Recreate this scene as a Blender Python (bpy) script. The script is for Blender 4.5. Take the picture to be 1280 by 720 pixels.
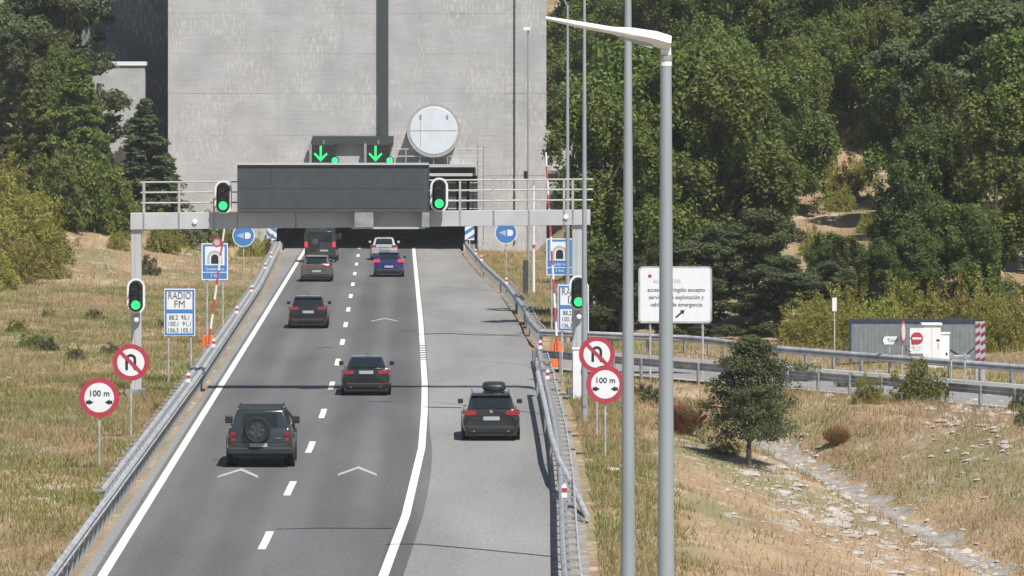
import bpy, math, random
import numpy as np
from mathutils import Vector, Matrix, noise as mnoise
R = math.radians
random.seed(7); RNG = np.random.default_rng(11)
for o in list(bpy.data.objects): bpy.data.objects.remove(o)
sc = bpy.context.scene
col = sc.collection

# ------------------------------------------------------------------ camera
F = 6600.0; VX = 512.0; HY = 107.0; CH = 11.4      # photo pixels: focal length, road vanishing point, camera height
cd = bpy.data.cameras.new('camera'); cam = bpy.data.objects.new('camera', cd); col.objects.link(cam)
cam.location = (0, 0, CH); cam.rotation_euler = (R(90), 0, 0)
cd.sensor_width = 36; cd.lens = F / 1280 * 36
cd.shift_x = (640 - VX) / 1280; cd.shift_y = -(360 - HY) / 1280
cd.clip_start = 1; cd.clip_end = 6000
sc.camera = cam
# ------------------------------------------------------------------ world + sun
SUN = Vector((.27, -.49, .83)).normalized()
el = math.asin(SUN.z); az = math.atan2(SUN.x, SUN.y)
w = bpy.data.worlds.new('World'); sc.world = w; w.use_nodes = True
nt = w.node_tree; nt.nodes.clear()
sky = nt.nodes.new('ShaderNodeTexSky'); sky.sky_type = 'NISHITA'; sky.sun_disc = False
sky.sun_elevation = el; sky.sun_rotation = az; sky.altitude = 1200; sky.air_density = 1.0; sky.dust_density = 1.5
bg = nt.nodes.new('ShaderNodeBackground'); bg.inputs[1].default_value = .062
ow = nt.nodes.new('ShaderNodeOutputWorld'); nt.links.new(sky.outputs[0], bg.inputs[0]); nt.links.new(bg.outputs[0], ow.inputs[0])
sl = bpy.data.lights.new('sun', 'SUN'); sl.energy = 4.2; sl.angle = R(.53); sl.color = (1, .955, .89)
so = bpy.data.objects.new('sun', sl); col.objects.link(so); so.rotation_euler = (-SUN).to_track_quat('-Z', 'Y').to_euler()
so.location = (30, -40, 80)
sc.view_settings.view_transform = 'Standard'; sc.view_settings.look = 'None'
sc.view_settings.exposure = .54; sc.view_settings.gamma = 1
sc.render.engine = 'CYCLES'
sc.cycles.max_bounces = 6; sc.cycles.transparent_max_bounces = 8

# ------------------------------------------------------------------ helpers
def at(px, py, Y):                       # photo pixel + distance -> point
    return Vector(((px - VX) * Y / F, Y, CH - (py - HY) * Y / F))
def gnd(px, py, z=0.0):                  # photo pixel on the level z
    Y = F * (CH - z) / (py - HY); return Vector(((px - VX) * Y / F, Y, z))

class MB:
    def __init__(s): s.v = []; s.f = []
    def add(s, vs, fs):
        n = len(s.v); s.v += [tuple(v) for v in vs]; s.f += [tuple(i + n for i in f) for f in fs]; return s
    def box(s, x0, x1, y0, y1, z0, z1):
        vs = [(x, y, z) for z in (z0, z1) for y in (y0, y1) for x in (x0, x1)]
        return s.add(vs, [(0,2,3,1), (4,5,7,6), (0,1,5,4), (2,6,7,3), (0,4,6,2), (1,3,7,5)])
    def hexa(s, a, b):                   # two quads a, b (4 points each)
        return s.add(list(a) + list(b), [(3,2,1,0), (4,5,6,7), (0,1,5,4), (1,2,6,5), (2,3,7,6), (3,0,4,7)])
    def tube(s, p, q, r0, r1=None, n=10, cap=True):
        r1 = r0 if r1 is None else r1
        p = Vector(p); q = Vector(q); d = (q - p).normalized()
        u = d.orthogonal().normalized(); v = d.cross(u)
        vs = []
        for c, r in ((p, r0), (q, r1)):
            for i in range(n):
                a = 2 * math.pi * i / n; vs.append(c + u * (r * math.cos(a)) + v * (r * math.sin(a)))
        fs = [(i, (i + 1) % n, n + (i + 1) % n, n + i) for i in range(n)]
        if cap: fs += [tuple(range(n - 1, -1, -1)), tuple(range(n, 2 * n))]
        return s.add(vs, fs)
    def path(s, pts, rs, n=8):
        pts = [Vector(p) for p in pts]; vs = []; 
        for i, p in enumerate(pts):
            d = (pts[min(i + 1, len(pts) - 1)] - pts[max(i - 1, 0)]).normalized()
            u = d.cross(Vector((.31, .17, .93))).normalized(); v = d.cross(u)
            r = rs[i] if hasattr(rs, '__len__') else rs
            for k in range(n):
                a = 2 * math.pi * k / n; vs.append(p + u * (r * math.cos(a)) + v * (r * math.sin(a)))
        fs = []
        for i in range(len(pts) - 1):
            for k in range(n):
                k2 = (k + 1) % n; fs.append((i * n + k, i * n + k2, (i + 1) * n + k2, (i + 1) * n + k))
        m = (len(pts) - 1) * n
        fs += [tuple(range(n - 1, -1, -1)), tuple(range(m, m + n))]
        return s.add(vs, fs)
    def prism(s, poly, y0, y1):          # poly in (x, z), extruded along y
        n = len(poly)
        vs = [(x, y0, z) for x, z in poly] + [(x, y1, z) for x, z in poly]
        fs = [tuple(range(n)), tuple(range(2 * n - 1, n - 1, -1))] + [(i, n + i, n + (i + 1) % n, (i + 1) % n) for i in range(n)]
        return s.add(vs, fs)
    def lathe(s, prof, axis='x', n=20, c=(0, 0, 0)):   # prof: (radius, along)
        vs = []
        for r, h in prof:
            for k in range(n):
                a = 2 * math.pi * k / n; x, y = r * math.cos(a), r * math.sin(a)
                p = {'x': (h, x, y), 'y': (x, h, y), 'z': (x, y, h)}[axis]
                vs.append((p[0] + c[0], p[1] + c[1], p[2] + c[2]))
        fs = []
        for i in range(len(prof) - 1):
            for k in range(n):
                k2 = (k + 1) % n; fs.append((i * n + k, i * n + k2, (i + 1) * n + k2, (i + 1) * n + k))
        m = (len(prof) - 1) * n
        if prof[0][0] > 1e-5: fs.append(tuple(range(n - 1, -1, -1)))
        if prof[-1][0] > 1e-5: fs.append(tuple(range(m, m + n)))
        return s.add(vs, fs)
    def mesh(s, name, mat=None, smooth=None, fix=True):
        me = bpy.data.meshes.new(name); me.from_pydata(s.v, [], s.f)
        if fix and len(s.f) < 60000:
            import bmesh
            bm = bmesh.new(); bm.from_mesh(me); bmesh.ops.recalc_face_normals(bm, faces=bm.faces); bm.to_mesh(me); bm.free()
        me.update()
        if mat: me.materials.append(mat)
        if smooth is not None:
            me.shade_smooth(); me.set_sharp_from_angle(angle=R(smooth))
        return me
    def build(s, name, mat=None, parent=None, smooth=None, bevel=0, seg=2, loc=None):
        o = bpy.data.objects.new(name, s.mesh(name, mat, smooth)); col.objects.link(o)
        if parent: o.parent = parent
        if loc is not None: o.location = loc
        if bevel:
            m = o.modifiers.new('bevel', 'BEVEL'); m.width = bevel; m.segments = seg; m.limit_method = 'ANGLE'; m.angle_limit = R(35)
        return o

def link(name, me, parent=None, loc=(0, 0, 0), rz=0, scale=None):
    o = bpy.data.objects.new(name, me); col.objects.link(o); o.location = loc; o.rotation_euler = (0, 0, rz)
    if parent: o.parent = parent
    if scale: o.scale = scale if hasattr(scale, '__len__') else (scale,) * 3
    return o
def tag(o, label, cat, group=None):
    o['label'] = label; o['category'] = cat
    if group: o['group'] = group
    return o
def thing(name, label, cat, loc=(0, 0, 0), rz=0, group=None):
    o = bpy.data.objects.new(name, None); col.objects.link(o); o.location = loc; o.rotation_euler = (0, 0, rz)
    o.empty_display_size = .3
    return tag(o, label, cat, group)
def struct(o): o['kind'] = 'structure'; return o
def stuff(o): o['kind'] = 'stuff'; return o
def text(s, size, mat, parent, loc, name='lettering', align='CENTER', sx=1.0, shear=0, bold=0.0):   # flat print facing -Y
    cu = bpy.data.curves.new('t', 'FONT'); cu.body = s; cu.size = size; cu.align_x = align; cu.align_y = 'CENTER'; cu.shear = shear
    cu.offset = bold; cu.resolution_u = 3; cu.extrude = .001
    t = bpy.data.objects.new('t', cu); col.objects.link(t)
    bpy.context.view_layer.update()
    me = bpy.data.meshes.new_from_object(t.evaluated_get(bpy.context.evaluated_depsgraph_get()))
    bpy.data.objects.remove(t); bpy.data.curves.remove(cu)
    me.transform(Matrix.Rotation(R(90), 4, 'X') @ Matrix.Diagonal((sx, 1, 1, 1))); me.materials.clear(); me.materials.append(mat)
    o = bpy.data.objects.new(name, me); col.objects.link(o); o.parent = parent; o.location = loc; return o

# ------------------------------------------------------------------ materials
def mat(name, c, rough=.6, metal=0.0, var=.0, scale=4.0, bump=0.0, bscale=None, c2=None, spec=.5, coat=0.0, emit=None, estr=0, stretch=(1,1,1), detail=5, coords='Object'):
    m = bpy.data.materials.new(name); m.use_nodes = True; n = m.node_tree.nodes; l = m.node_tree.links
    b = n['Principled BSDF']; b.inputs['Base Color'].default_value = (*c, 1); b.inputs['Roughness'].default_value = rough
    b.inputs['Metallic'].default_value = metal; b.inputs['Specular IOR Level'].default_value = spec
    if coat: b.inputs['Coat Weight'].default_value = coat; b.inputs['Coat Roughness'].default_value = .06
    if emit: b.inputs['Emission Color'].default_value = (*emit, 1); b.inputs['Emission Strength'].default_value = estr
    if var or c2 or bump:
        tc = n.new('ShaderNodeTexCoord'); mp = n.new('ShaderNodeMapping'); mp.inputs['Scale'].default_value = stretch
        l.new(tc.outputs[coords], mp.inputs[0])
    if var or c2:
        nz = n.new('ShaderNodeTexNoise'); nz.inputs['Scale'].default_value = scale; nz.inputs['Detail'].default_value = detail
        l.new(mp.outputs[0], nz.inputs[0])
        rp = n.new('ShaderNodeValToRGB'); rp.color_ramp.elements[0].position = .32; rp.color_ramp.elements[1].position = .68
        d = c2 if c2 else tuple(x * (1 + var) for x in c); a = c if c2 else tuple(x * (1 - var) for x in c)
        rp.color_ramp.elements[0].color = (*a, 1); rp.color_ramp.elements[1].color = (*d, 1)
        l.new(nz.outputs[0], rp.inputs[0]); l.new(rp.outputs[0], b.inputs['Base Color'])
    if bump:
        n2 = n.new('ShaderNodeTexNoise'); n2.inputs['Scale'].default_value = bscale or scale * 5; n2.inputs['Detail'].default_value = 4
        l.new(mp.outputs[0], n2.inputs[0]); bp = n.new('ShaderNodeBump'); bp.inputs['Strength'].default_value = bump; bp.inputs['Distance'].default_value = .05
        l.new(n2.outputs[0], bp.inputs['Height']); l.new(bp.outputs[0], b.inputs['Normal'])
    return m

def nodes(m): return m.node_tree.nodes, m.node_tree.links, m.node_tree.nodes['Principled BSDF']
def mixrgb(n, l, fac, a, b, mode='MIX'):
    x = n.new('ShaderNodeMix'); x.data_type = 'RGBA'; x.blend_type = mode
    for i, v in ((0, fac), (6, a), (7, b)):
        if isinstance(v, (int, float)): x.inputs[i].default_value = v
        elif isinstance(v, tuple): x.inputs[i].default_value = (*v, 1)
        else: l.new(v, x.inputs[i])
    return x.outputs[2]
def noise_fac(n, l, coord, scale, lo, hi, stretch=(1,1,1), detail=5, off=(0,0,0)):
    mp = n.new('ShaderNodeMapping'); mp.inputs['Scale'].default_value = stretch; mp.inputs['Location'].default_value = off; l.new(coord, mp.inputs[0])
    nz = n.new('ShaderNodeTexNoise'); nz.inputs['Scale'].default_value = scale; nz.inputs['Detail'].default_value = detail; l.new(mp.outputs[0], nz.inputs[0])
    r = n.new('ShaderNodeMapRange'); r.inputs[1].default_value = lo; r.inputs[2].default_value = hi; l.new(nz.outputs[0], r.inputs[0]); return r.outputs[0]

def asphalt(name, c, tracks=()):
    m = mat(name, c, rough=.9, spec=.25); n, l, b = nodes(m)
    tc = n.new('ShaderNodeTexCoord'); co = tc.outputs['Object']
    out = mixrgb(n, l, noise_fac(n, l, co, .35, .35, .7, (1, .12, 1)), tuple(x * .82 for x in c), tuple(x * 1.13 for x in c))
    out = mixrgb(n, l, noise_fac(n, l, co, 9, .3, .7, (1, .35, 1), 6), mixrgb(n, l, 1.0, out, (.84,) * 3, 'MULTIPLY'), mixrgb(n, l, 1.0, out, (1.14,) * 3, 'MULTIPLY'))
    out = mixrgb(n, l, noise_fac(n, l, co, 45, .35, .65), mixrgb(n, l, 1.0, out, (.8,) * 3, 'MULTIPLY'), mixrgb(n, l, 1.0, out, (1.2,) * 3, 'MULTIPLY'))
    if tracks:                                            # worn rubber bands along the lanes
        sx = n.new('ShaderNodeSeparateXYZ'); l.new(co, sx.inputs[0])
        for cx, wd, k in tracks:
            a = n.new('ShaderNodeMath'); a.operation = 'SUBTRACT'; l.new(sx.outputs[0], a.inputs[0]); a.inputs[1].default_value = cx
            q = n.new('ShaderNodeMath'); q.operation = 'ABSOLUTE'; l.new(a.outputs[0], q.inputs[0])
            r = n.new('ShaderNodeMapRange'); r.interpolation_type = 'SMOOTHSTEP'; r.inputs[1].default_value = wd; r.inputs[2].default_value = wd * .3
            r.inputs[3].default_value = 0; r.inputs[4].default_value = 1; l.new(q.outputs[0], r.inputs[0])
            out = mixrgb(n, l, r.outputs[0], out, mixrgb(n, l, 1.0, out, (k,) * 3, 'MULTIPLY'))
    l.new(out, b.inputs['Base Color'])
    bp = n.new('ShaderNodeBump'); bp.inputs['Strength'].default_value = .25; bp.inputs['Distance'].default_value = .01
    l.new(noise_fac(n, l, co, 60, 0, 1), bp.inputs['Height']); l.new(bp.outputs[0], b.inputs['Normal'])
    return m

M = {}
M['asph_lane'] = asphalt('lane asphalt', (.146, .145, .145), ((-6.05, .75, .84), (-4.35, .75, .84), (-2.1, .8, .80), (-.35, .8, .78)))
M['asph_sh'] = asphalt('shoulder asphalt', (.255, .25, .243))
M['asph_new'] = asphalt('patch asphalt', (.140, .140, .142))
M['asph_srv'] = asphalt('service asphalt', (.27, .265, .255))
def paint(name, c, wear=.5):
    m = mat(name, c, rough=.7); n, l, b = nodes(m); tc = n.new('ShaderNodeTexCoord')
    f = noise_fac(n, l, tc.outputs['Object'], 14, .5, .8, (1, .4, 1), 8)
    f2 = n.new('ShaderNodeMath'); f2.operation = 'MULTIPLY'; l.new(f, f2.inputs[0]); f2.inputs[1].default_value = wear
    l.new(mixrgb(n, l, f2.outputs[0], c, (.2, .19, .18)), b.inputs['Base Color']); return m
M['paint'] = paint('road paint', (.78, .76, .68), .55)
M['paint_old'] = paint('worn road paint', (.46, .45, .42), .9)
M['seal'] = mat('bitumen seal', (.02, .02, .022), .6)
def concrete(name, c):
    m = mat(name, c, rough=.85, spec=.3); n, l, b = nodes(m); tc = n.new('ShaderNodeTexCoord'); co = tc.outputs['Object']
    out = mixrgb(n, l, noise_fac(n, l, co, .45, .3, .7), tuple(x * .82 for x in c), tuple(x * 1.06 for x in c))
    out = mixrgb(n, l, noise_fac(n, l, co, 1.4, .35, .7, (.35, 1, 7), 4), mixrgb(n, l, 1.0, out, (.92, .92, .93), 'MULTIPLY'), mixrgb(n, l, 1.0, out, (1.05, 1.05, 1.04), 'MULTIPLY'))
    stv = noise_fac(n, l, co, 7.0, .48, .72, (1, 1, .25), 9)                 # pale lime streaks
    msk = noise_fac(n, l, co, .33, .42, .56, (1, 1, .8), 3, (3, 1, 2))
    mu = n.new('ShaderNodeMath'); mu.operation = 'MULTIPLY'; l.new(stv, mu.inputs[0]); l.new(msk, mu.inputs[1])
    mu2 = n.new('ShaderNodeMath'); mu2.operation = 'MULTIPLY'; l.new(mu.outputs[0], mu2.inputs[0]); mu2.inputs[1].default_value = .5
    out = mixrgb(n, l, mu2.outputs[0], out, (.72, .70, .62))
    dk = noise_fac(n, l, co, 1.9, .62, .8, (1, 1, .12), 5, (9, 4, 0))          # grey rain runs
    dk2 = n.new('ShaderNodeMath'); dk2.operation = 'MULTIPLY'; l.new(dk, dk2.inputs[0]); dk2.inputs[1].default_value = .3
    out = mixrgb(n, l, dk2.outputs[0], out, tuple(x * .55 for x in c))
    l.new(out, b.inputs['Base Color'])
    bp = n.new('ShaderNodeBump'); bp.inputs['Strength'].default_value = .5; bp.inputs['Distance'].default_value = .03
    l.new(noise_fac(n, l, co, 5, 0, 1, (1, 1, 3), 6), bp.inputs['Height']); l.new(bp.outputs[0], b.inputs['Normal'])
    return m
M['concrete'] = concrete('portal concrete', (.45, .452, .455))
M['concrete_d'] = concrete('joint concrete', (.42, .42, .42))
M['conc2'] = concrete('shaded recess concrete', (.17, .185, .19))  # darker colour carries the shade of the set-back wall
M['lining'] = mat('tunnel lining', (.36, .38, .38), .7, var=.2, scale=.8)
M['cover'] = mat('duct cover sheet', (.62, .68, .74), .45, var=.05, scale=1.5)
M['ductside'] = mat('duct side', (.35, .36, .36), .6, var=.1)
M['galv'] = mat('galvanised steel', (.47, .48, .49), .45, .25, var=.25, scale=2.5, bump=.1)
M['galv_d'] = mat('weathered steel', (.33, .34, .35), .55, .4, var=.25, scale=3)
M['gantry'] = mat('gantry grey paint', (.50, .51, .52), .5, .15, var=.07, scale=1.1)
M['rail_y'] = mat('railing cream paint', (.42, .42, .39), .5, .1, var=.12, scale=3)
M['pole'] = mat('column galvanised', (.36, .40, .43), .5, .35, var=.12, scale=1.5, stretch=(1, 1, .2))
M['white'] = mat('white paint', (.78, .79, .80), .4, var=.04, scale=3)
M['lumin'] = mat('luminaire white', (.82, .84, .83), .35)
M['black'] = mat('black plastic', (.018, .02, .02), .45)
M['dark'] = mat('dark cable tray', (.045, .055, .055), .6, var=.15)
M['vms'] = mat('sign panel dark', (.065, .073, .08), .5, var=.12, scale=2)
M['vms2'] = mat('sign module dark', (.058, .066, .073), .42, var=.1, scale=3)
M['blue'] = mat('sign blue', (.055, .20, .50), .4, var=.06)
M['red'] = mat('sign red', (.42, .045, .075), .45, var=.1)
M['redlt'] = mat('red and pale stripe', (.50, .08, .09), .5, var=.15)
M['orange'] = mat('orange housing', (.78, .19, .045), .45, var=.12, scale=4)
M['signw'] = mat('sign white', (.74, .76, .78), .4, var=.03)
M['ink'] = mat('sign black', (.02, .02, .025), .5)
M['ink2'] = mat('sign dark grey', (.10, .11, .13), .5)
M['inkl'] = mat('sign light grey', (.42, .45, .46), .5)
M['green'] = mat('lit green lens', (.01, .12, .04), .3, emit=(.03, .95, .22), estr=1.0)
M['lens_off'] = mat('unlit lens', (.03, .035, .035), .15)
M['tail'] = mat('tail light red', (.30, .015, .02), .2, coat=.6)
M['tail_on'] = mat('lit tail light', (.3, .01, .02), .3, emit=(1, .03, .05), estr=.9)
M['indic'] = mat('orange lamp', (.7, .2, .03), .3)
M['plate'] = mat('number plate', (.40, .40, .40), .5)
M['glass'] = mat('car glass', (.012, .016, .018), .06, spec=.6, coat=.4)
M['tyre'] = mat('tyre', (.015, .015, .016), .85)
M['rim'] = mat('wheel rim', (.12, .125, .13), .4, .7)
M['trim'] = mat('black trim', (.02, .021, .022), .55)
M['chrome'] = mat('bright trim', (.6, .6, .62), .15, .9)
def carpaint(n, c, metal=.3): return mat(n, c, .22, metal, coat=1.0)
M['p_def'] = carpaint('dark green grey paint', (.030, .036, .034), .2)
M['p_black'] = carpaint('black paint', (.016, .017, .019), .2)
M['p_vw'] = carpaint('dark grey paint', (.032, .034, .036), .4)
M['p_char'] = carpaint('charcoal paint', (.026, .026, .030), .4)
M['p_grey'] = carpaint('grey paint', (.16, .16, .155), .5)
M['p_van'] = carpaint('dark van paint', (.045, .05, .055), .3)
M['p_blue'] = carpaint('blue paint', (.025, .05, .20), .4)
M['p_white'] = carpaint('silver white paint', (.55, .57, .60), .2)
M['bark'] = mat('bark', (.10, .08, .065), .9, var=.35, scale=6, bump=.6, stretch=(1, 1, .3))
M['rock'] = mat('pale rock', (.32, .285, .245), .9, c2=(.47, .44, .395), scale=3, bump=.5)
M['stone'] = mat('ditch stone', (.19, .17, .145), .95, c2=(.36, .335, .295), scale=1.6, bump=1.0)
def leaf(name, a, b_, trans=.4):
    m = mat(name, a, .55, spec=.3); n, l, b = nodes(m); tc = n.new('ShaderNodeTexCoord'); oi = n.new('ShaderNodeObjectInfo')
    f = noise_fac(n, l, tc.outputs['Object'], 1.1, .3, .7, (1, 1, 1), 4)
    f2 = noise_fac(n, l, tc.outputs['Object'], 9, .3, .7, (1, 1, 1), 3)
    c = mixrgb(n, l, f, a, b_)
    c = mixrgb(n, l, f2, mixrgb(n, l, 1.0, c, (.72, .75, .7), 'MULTIPLY'), mixrgb(n, l, 1.0, c, (1.28, 1.22, 1.1), 'MULTIPLY'))
    hs = n.new('ShaderNodeHueSaturation'); l.new(c, hs.inputs['Color'])
    r1 = n.new('ShaderNodeMapRange'); l.new(oi.outputs['Random'], r1.inputs[0]); r1.inputs[3].default_value = .475; r1.inputs[4].default_value = .515; l.new(r1.outputs[0], hs.inputs['Hue'])
    r2 = n.new('ShaderNodeMapRange'); l.new(oi.outputs['Random'], r2.inputs[0]); r2.inputs[3].default_value = .8; r2.inputs[4].default_value = 1.2; l.new(r2.outputs[0], hs.inputs['Value'])
    l.new(hs.outputs[0], b.inputs['Base Color'])
    t = n.new('ShaderNodeBsdfTranslucent'); l.new(hs.outputs[0], t.inputs[0]); x = n.new('ShaderNodeMixShader'); x.inputs[0].default_value = trans
    l.new(b.outputs[0], x.inputs[1]); l.new(t.outputs[0], x.inputs[2]); l.new(x.outputs[0], n['Material Output'].inputs[0]); return m
M['leaf_g'] = leaf('broadleaf green', (.096, .152, .034), (.205, .245, .066))
M['leaf_d'] = leaf('dark leaf', (.072, .118, .032), (.145, .188, .054))
M['leaf_p'] = leaf('pine needle', (.080, .108, .050), (.135, .160, .076), .35)
M['leaf_s'] = leaf('spruce needle', (.080, .125, .058), (.135, .180, .088), .35)
M['leaf_b'] = leaf('broom', (.21, .22, .045), (.34, .325, .085), .4)
M['leaf_e'] = leaf('sage scrub', (.12, .135, .07), (.19, .20, .11), .3)
M['leaf_y'] = leaf('yellow green bush', (.13, .16, .035), (.21, .22, .06), .3)
M['leaf_t'] = leaf('dry tussock', (.30, .18, .09), (.40, .26, .13), .3)
M['grass_dry'] = leaf('dry grass', (.40, .315, .18), (.56, .46, .28), .4)
M['grass_grn'] = leaf('green grass', (.165, .225, .050), (.32, .345, .115), .45)
m = mat('dry earth', (.3, .22, .15), .95, spec=.15); n, l, b = nodes(m); tc = n.new('ShaderNodeTexCoord'); co = tc.outputs['Object']
c = mixrgb(n, l, noise_fac(n, l, co, .28, .35, .65, (1, .5, 1), 6), (.27, .185, .115), (.42, .30, .185))
c = mixrgb(n, l, noise_fac(n, l, co, .2, .46, .62, (1, .35, 1), 5, (7, 3, 0)), c, (.24, .215, .115))
c = mixrgb(n, l, noise_fac(n, l, co, 1.2, .55, .75, (1, .6, 1), 6, (1, 8, 0)), c, (.47, .42, .35))
c = mixrgb(n, l, noise_fac(n, l, co, 12, .3, .7, (1, 1, 1), 6), mixrgb(n, l, 1.0, c, (.75,) * 3, 'MULTIPLY'), mixrgb(n, l, 1.0, c, (1.2,) * 3, 'MULTIPLY'))
l.new(c, b.inputs['Base Color']); bp = n.new('ShaderNodeBump'); bp.inputs['Strength'].default_value = .8; bp.inputs['Distance'].default_value = .08
l.new(noise_fac(n, l, co, 6, 0, 1, (1, 1, 1), 8), bp.inputs['Height']); l.new(bp.outputs[0], b.inputs['Normal']); M['earth'] = m

# ------------------------------------------------------------------ road geometry (measured from the markings)
def itp(tab):
    ys = [t[0] for t in tab]; xs = [t[1] for t in tab]
    return lambda y: np.interp(y, ys, xs)
xL = itp([(-60, -7.1), (122, -7.14), (260, -7.18), (357, -7.25), (470, -7.3)])             # left edge line
xC = itp([(-60, -6.2), (100, -4.15), (132, -3.6), (149.6, -3.38), (166, -3.12), (184, -3.01), (202, -2.96), (234, -2.98), (345, -3.42), (470, -3.9)])
xR = itp([(-60, -6.5), (60, -2.6), (100, -1.3), (123, -.6), (140, -.1), (166, .38), (185, .52), (202, .58), (257, .54), (353, .32), (470, .1)])
xLr = itp([(-60, -7.9), (122, -7.95), (200, -7.9), (286, -8.15), (345, -8.7), (366, -9.0)])                  # left rail
xRr = itp([(-60, 0.2), (60, 2.0), (100, 2.95), (123, 3.45), (146, 4.05), (166, 4.45), (191, 4.8), (218, 5.15), (232, 5.3), (255, 5.3), (284, 5.0), (316, 4.25), (357, 3.6), (372, 3.6), (470, 3.6)])
PW = 367.0                                              # portal wall distance
# service road: near edge from (6,212) to (21.6,186), far edge 19 m behind in Y
S0 = np.array([6.0, 212.0]); SD = np.array([15.6, -26.0]); SD = SD / np.linalg.norm(SD); SN = np.array([-SD[1], SD[0]]); SW = 9.6

def sstep(a, b, x): t = np.clip((x - a) / (b - a), 0, 1); return t * t * (3 - 2 * t)
def fbm(x, y, s):
    return (np.sin(x * s + 1.3) * np.cos(y * s * .8 + .7) + .5 * np.sin(x * s * 2.3 + y * s * 1.7 + 2) + .25 * np.cos(x * s * 4.1 - y * s * 3.7)) / 1.75
def height(X, Y):
    X = np.asarray(X, float); Y = np.asarray(Y, float)
    # left side: level verge, then a hill by the portal
    zl = 9.5 * sstep(285, 432, Y) * sstep(10.5, 24, -X) + 7 * sstep(20, 60, -X) * sstep(120, 300, Y) + .9 * sstep(300, 360, Y) * sstep(8.6, 11, -X)
    zl = zl + .12 * fbm(X, Y, .5) * sstep(8.5, 10.5, -X) - .1
    # right side: bank down to the ditch, rise towards the service road
    xd = np.where(Y < 186, 12.2 + (186 - Y) * .16, 12.2 + (186 - Y) * .05); zd = np.where(Y < 186, -1 - (186 - Y) * .062, -1 + (Y - 186) * .04); zd = np.clip(zd, -5.6, -.2)
    x0 = xRr(Y) + 1.2
    t = np.clip((X - x0) / np.maximum(xd - x0, .5), 0, 1)
    zr = zd * t ** 1.15
    zr = np.where(X > xd, np.minimum(zd + .36 * (X - xd) * sstep(0, 1.2, X - xd), .15), zr)
    zr = zr + .10 * fbm(X, Y, .9) * sstep(0, 2, X - x0) - .1
    # the wooded hill
    hill = .10 * np.clip(Y - 238, 0, 62) * sstep(8, 16, X) + .30 * np.clip(Y - 300, 0, 140) * sstep(11, 27, X) + .06 * np.clip(X - 24, 0, 60) * sstep(200, 240, Y)
    zr = zr * (1 - sstep(228, 240, Y)) + hill + np.where(Y > 228, -.1 + .3 * fbm(X, Y, .35) * sstep(238, 250, Y) * sstep(8, 12, X), 0)
    z = np.where(X < 0, zl, zr)
    # motorway corridor and service road stay flat
    inr = (X > xLr(Y) - .9) & (X < xRr(Y) + 1.1)
    z = np.where(inr, -.12, z)
    p = (X - S0[0]) * SD[0] + (Y - S0[1]) * SD[1]; q = (X - S0[0]) * SN[0] + (Y - S0[1]) * SN[1]
    k = sstep(-2.2, -.4, q) * (1 - sstep(SW + .6, SW + 4, q)) * sstep(-14, -8, p) * (X > 3)
    z = z * (1 - k) + (-.10) * k
    # behind the portal the hill closes over the tunnel
    back = sstep(392, 445, Y) * 16
    z = np.where((X > -12) & (X < 9) & (Y > 330) & (Y < 396), -.12, z)
    z = np.where(Y > 392, np.maximum(z, back), z)
    far = np.clip(Y - 440, 0, 2000) * .10
    return z + far
def H(x, y): return float(height(x, y))

# ------------------------------------------------------------------ ground sheet
gx = np.concatenate([np.linspace(-600, -120, 8), np.linspace(-110, -26, 15), np.arange(-24, 30.1, .45), np.linspace(33, 120, 22), np.linspace(140, 600, 8)])
gy = np.concatenate([np.linspace(-300, 80, 12), np.arange(90, 250, .9), np.arange(250, 460, 2.2), np.linspace(470, 900, 10)])
GX, GY = np.meshgrid(gx, gy); GZ = height(GX, GY)
nx, ny = len(gx), len(gy)
me = bpy.data.meshes.new('ground')
idx = np.arange(nx * ny).reshape(ny, nx)
fc = np.stack([idx[:-1, :-1], idx[:-1, 1:], idx[1:, 1:], idx[1:, :-1]], -1).reshape(-1, 4)
me.from_pydata(np.stack([GX, GY, GZ], -1).reshape(-1, 3).tolist(), [], fc.tolist()); me.shade_smooth(); me.materials.append(M['earth'])
struct(link('ground', me))

def strip(name, mt, y0, y1, fl, fr, z, parent=None, step=3.0, zf=None):
    ys = np.append(np.arange(y0, y1, step), y1); mb = MB(); vs = []
    for y in ys: vs += [(float(fl(y)), float(y), z), (float(fr(y)), float(y), z)]
    mb.add(vs, [(2 * i, 2 * i + 1, 2 * i + 3, 2 * i + 2) for i in range(len(ys) - 1)])
    return mb.build(name, mt, parent)
road = struct(strip('motorway', M['asph_sh'], -60, 470, lambda y: xLr(y) + .25, lambda y: xRr(y) - .05, 0))
strip('carriageway', M['asph_lane'], -60, 470, lambda y: xL(y) - .25, lambda y: xR(y) + .3 * (1 - sstep(150, 185, y)) + .16, .004, road)
strip('asphalt_patch', M['asph_new'], 90, 135.6, lambda y: xC(y) + .25, lambda y: xR(y) - .2, .008, road)
LW = .115
strip('edge_line', M['paint'], -60, 372, lambda y: xL(y) - LW, lambda y: xL(y) + LW, .012, road)
strip('edge_line', M['paint'], -60, 219, lambda y: xR(y) - LW, lambda y: xR(y) + LW, .012, road, 2)
strip('edge_line', M['paint'], 233, 372, lambda y: xR(y) - LW, lambda y: xR(y) + LW, .012, road)
for i in range(7): strip('edge_line_bar', M['paint'], 219.6 + i * 2, 220.7 + i * 2, lambda y: xR(y) - LW, lambda y: xR(y) + LW, .012, road)
y = 132.0 - 17 * 6
while y < 372:
    strip('lane_dash', M['paint'], y - 2.6, y + 2.6, lambda q: xC(q) - .1, lambda q: xC(q) + .1, .012, road, 1.0)
    y += 17.05
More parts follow.
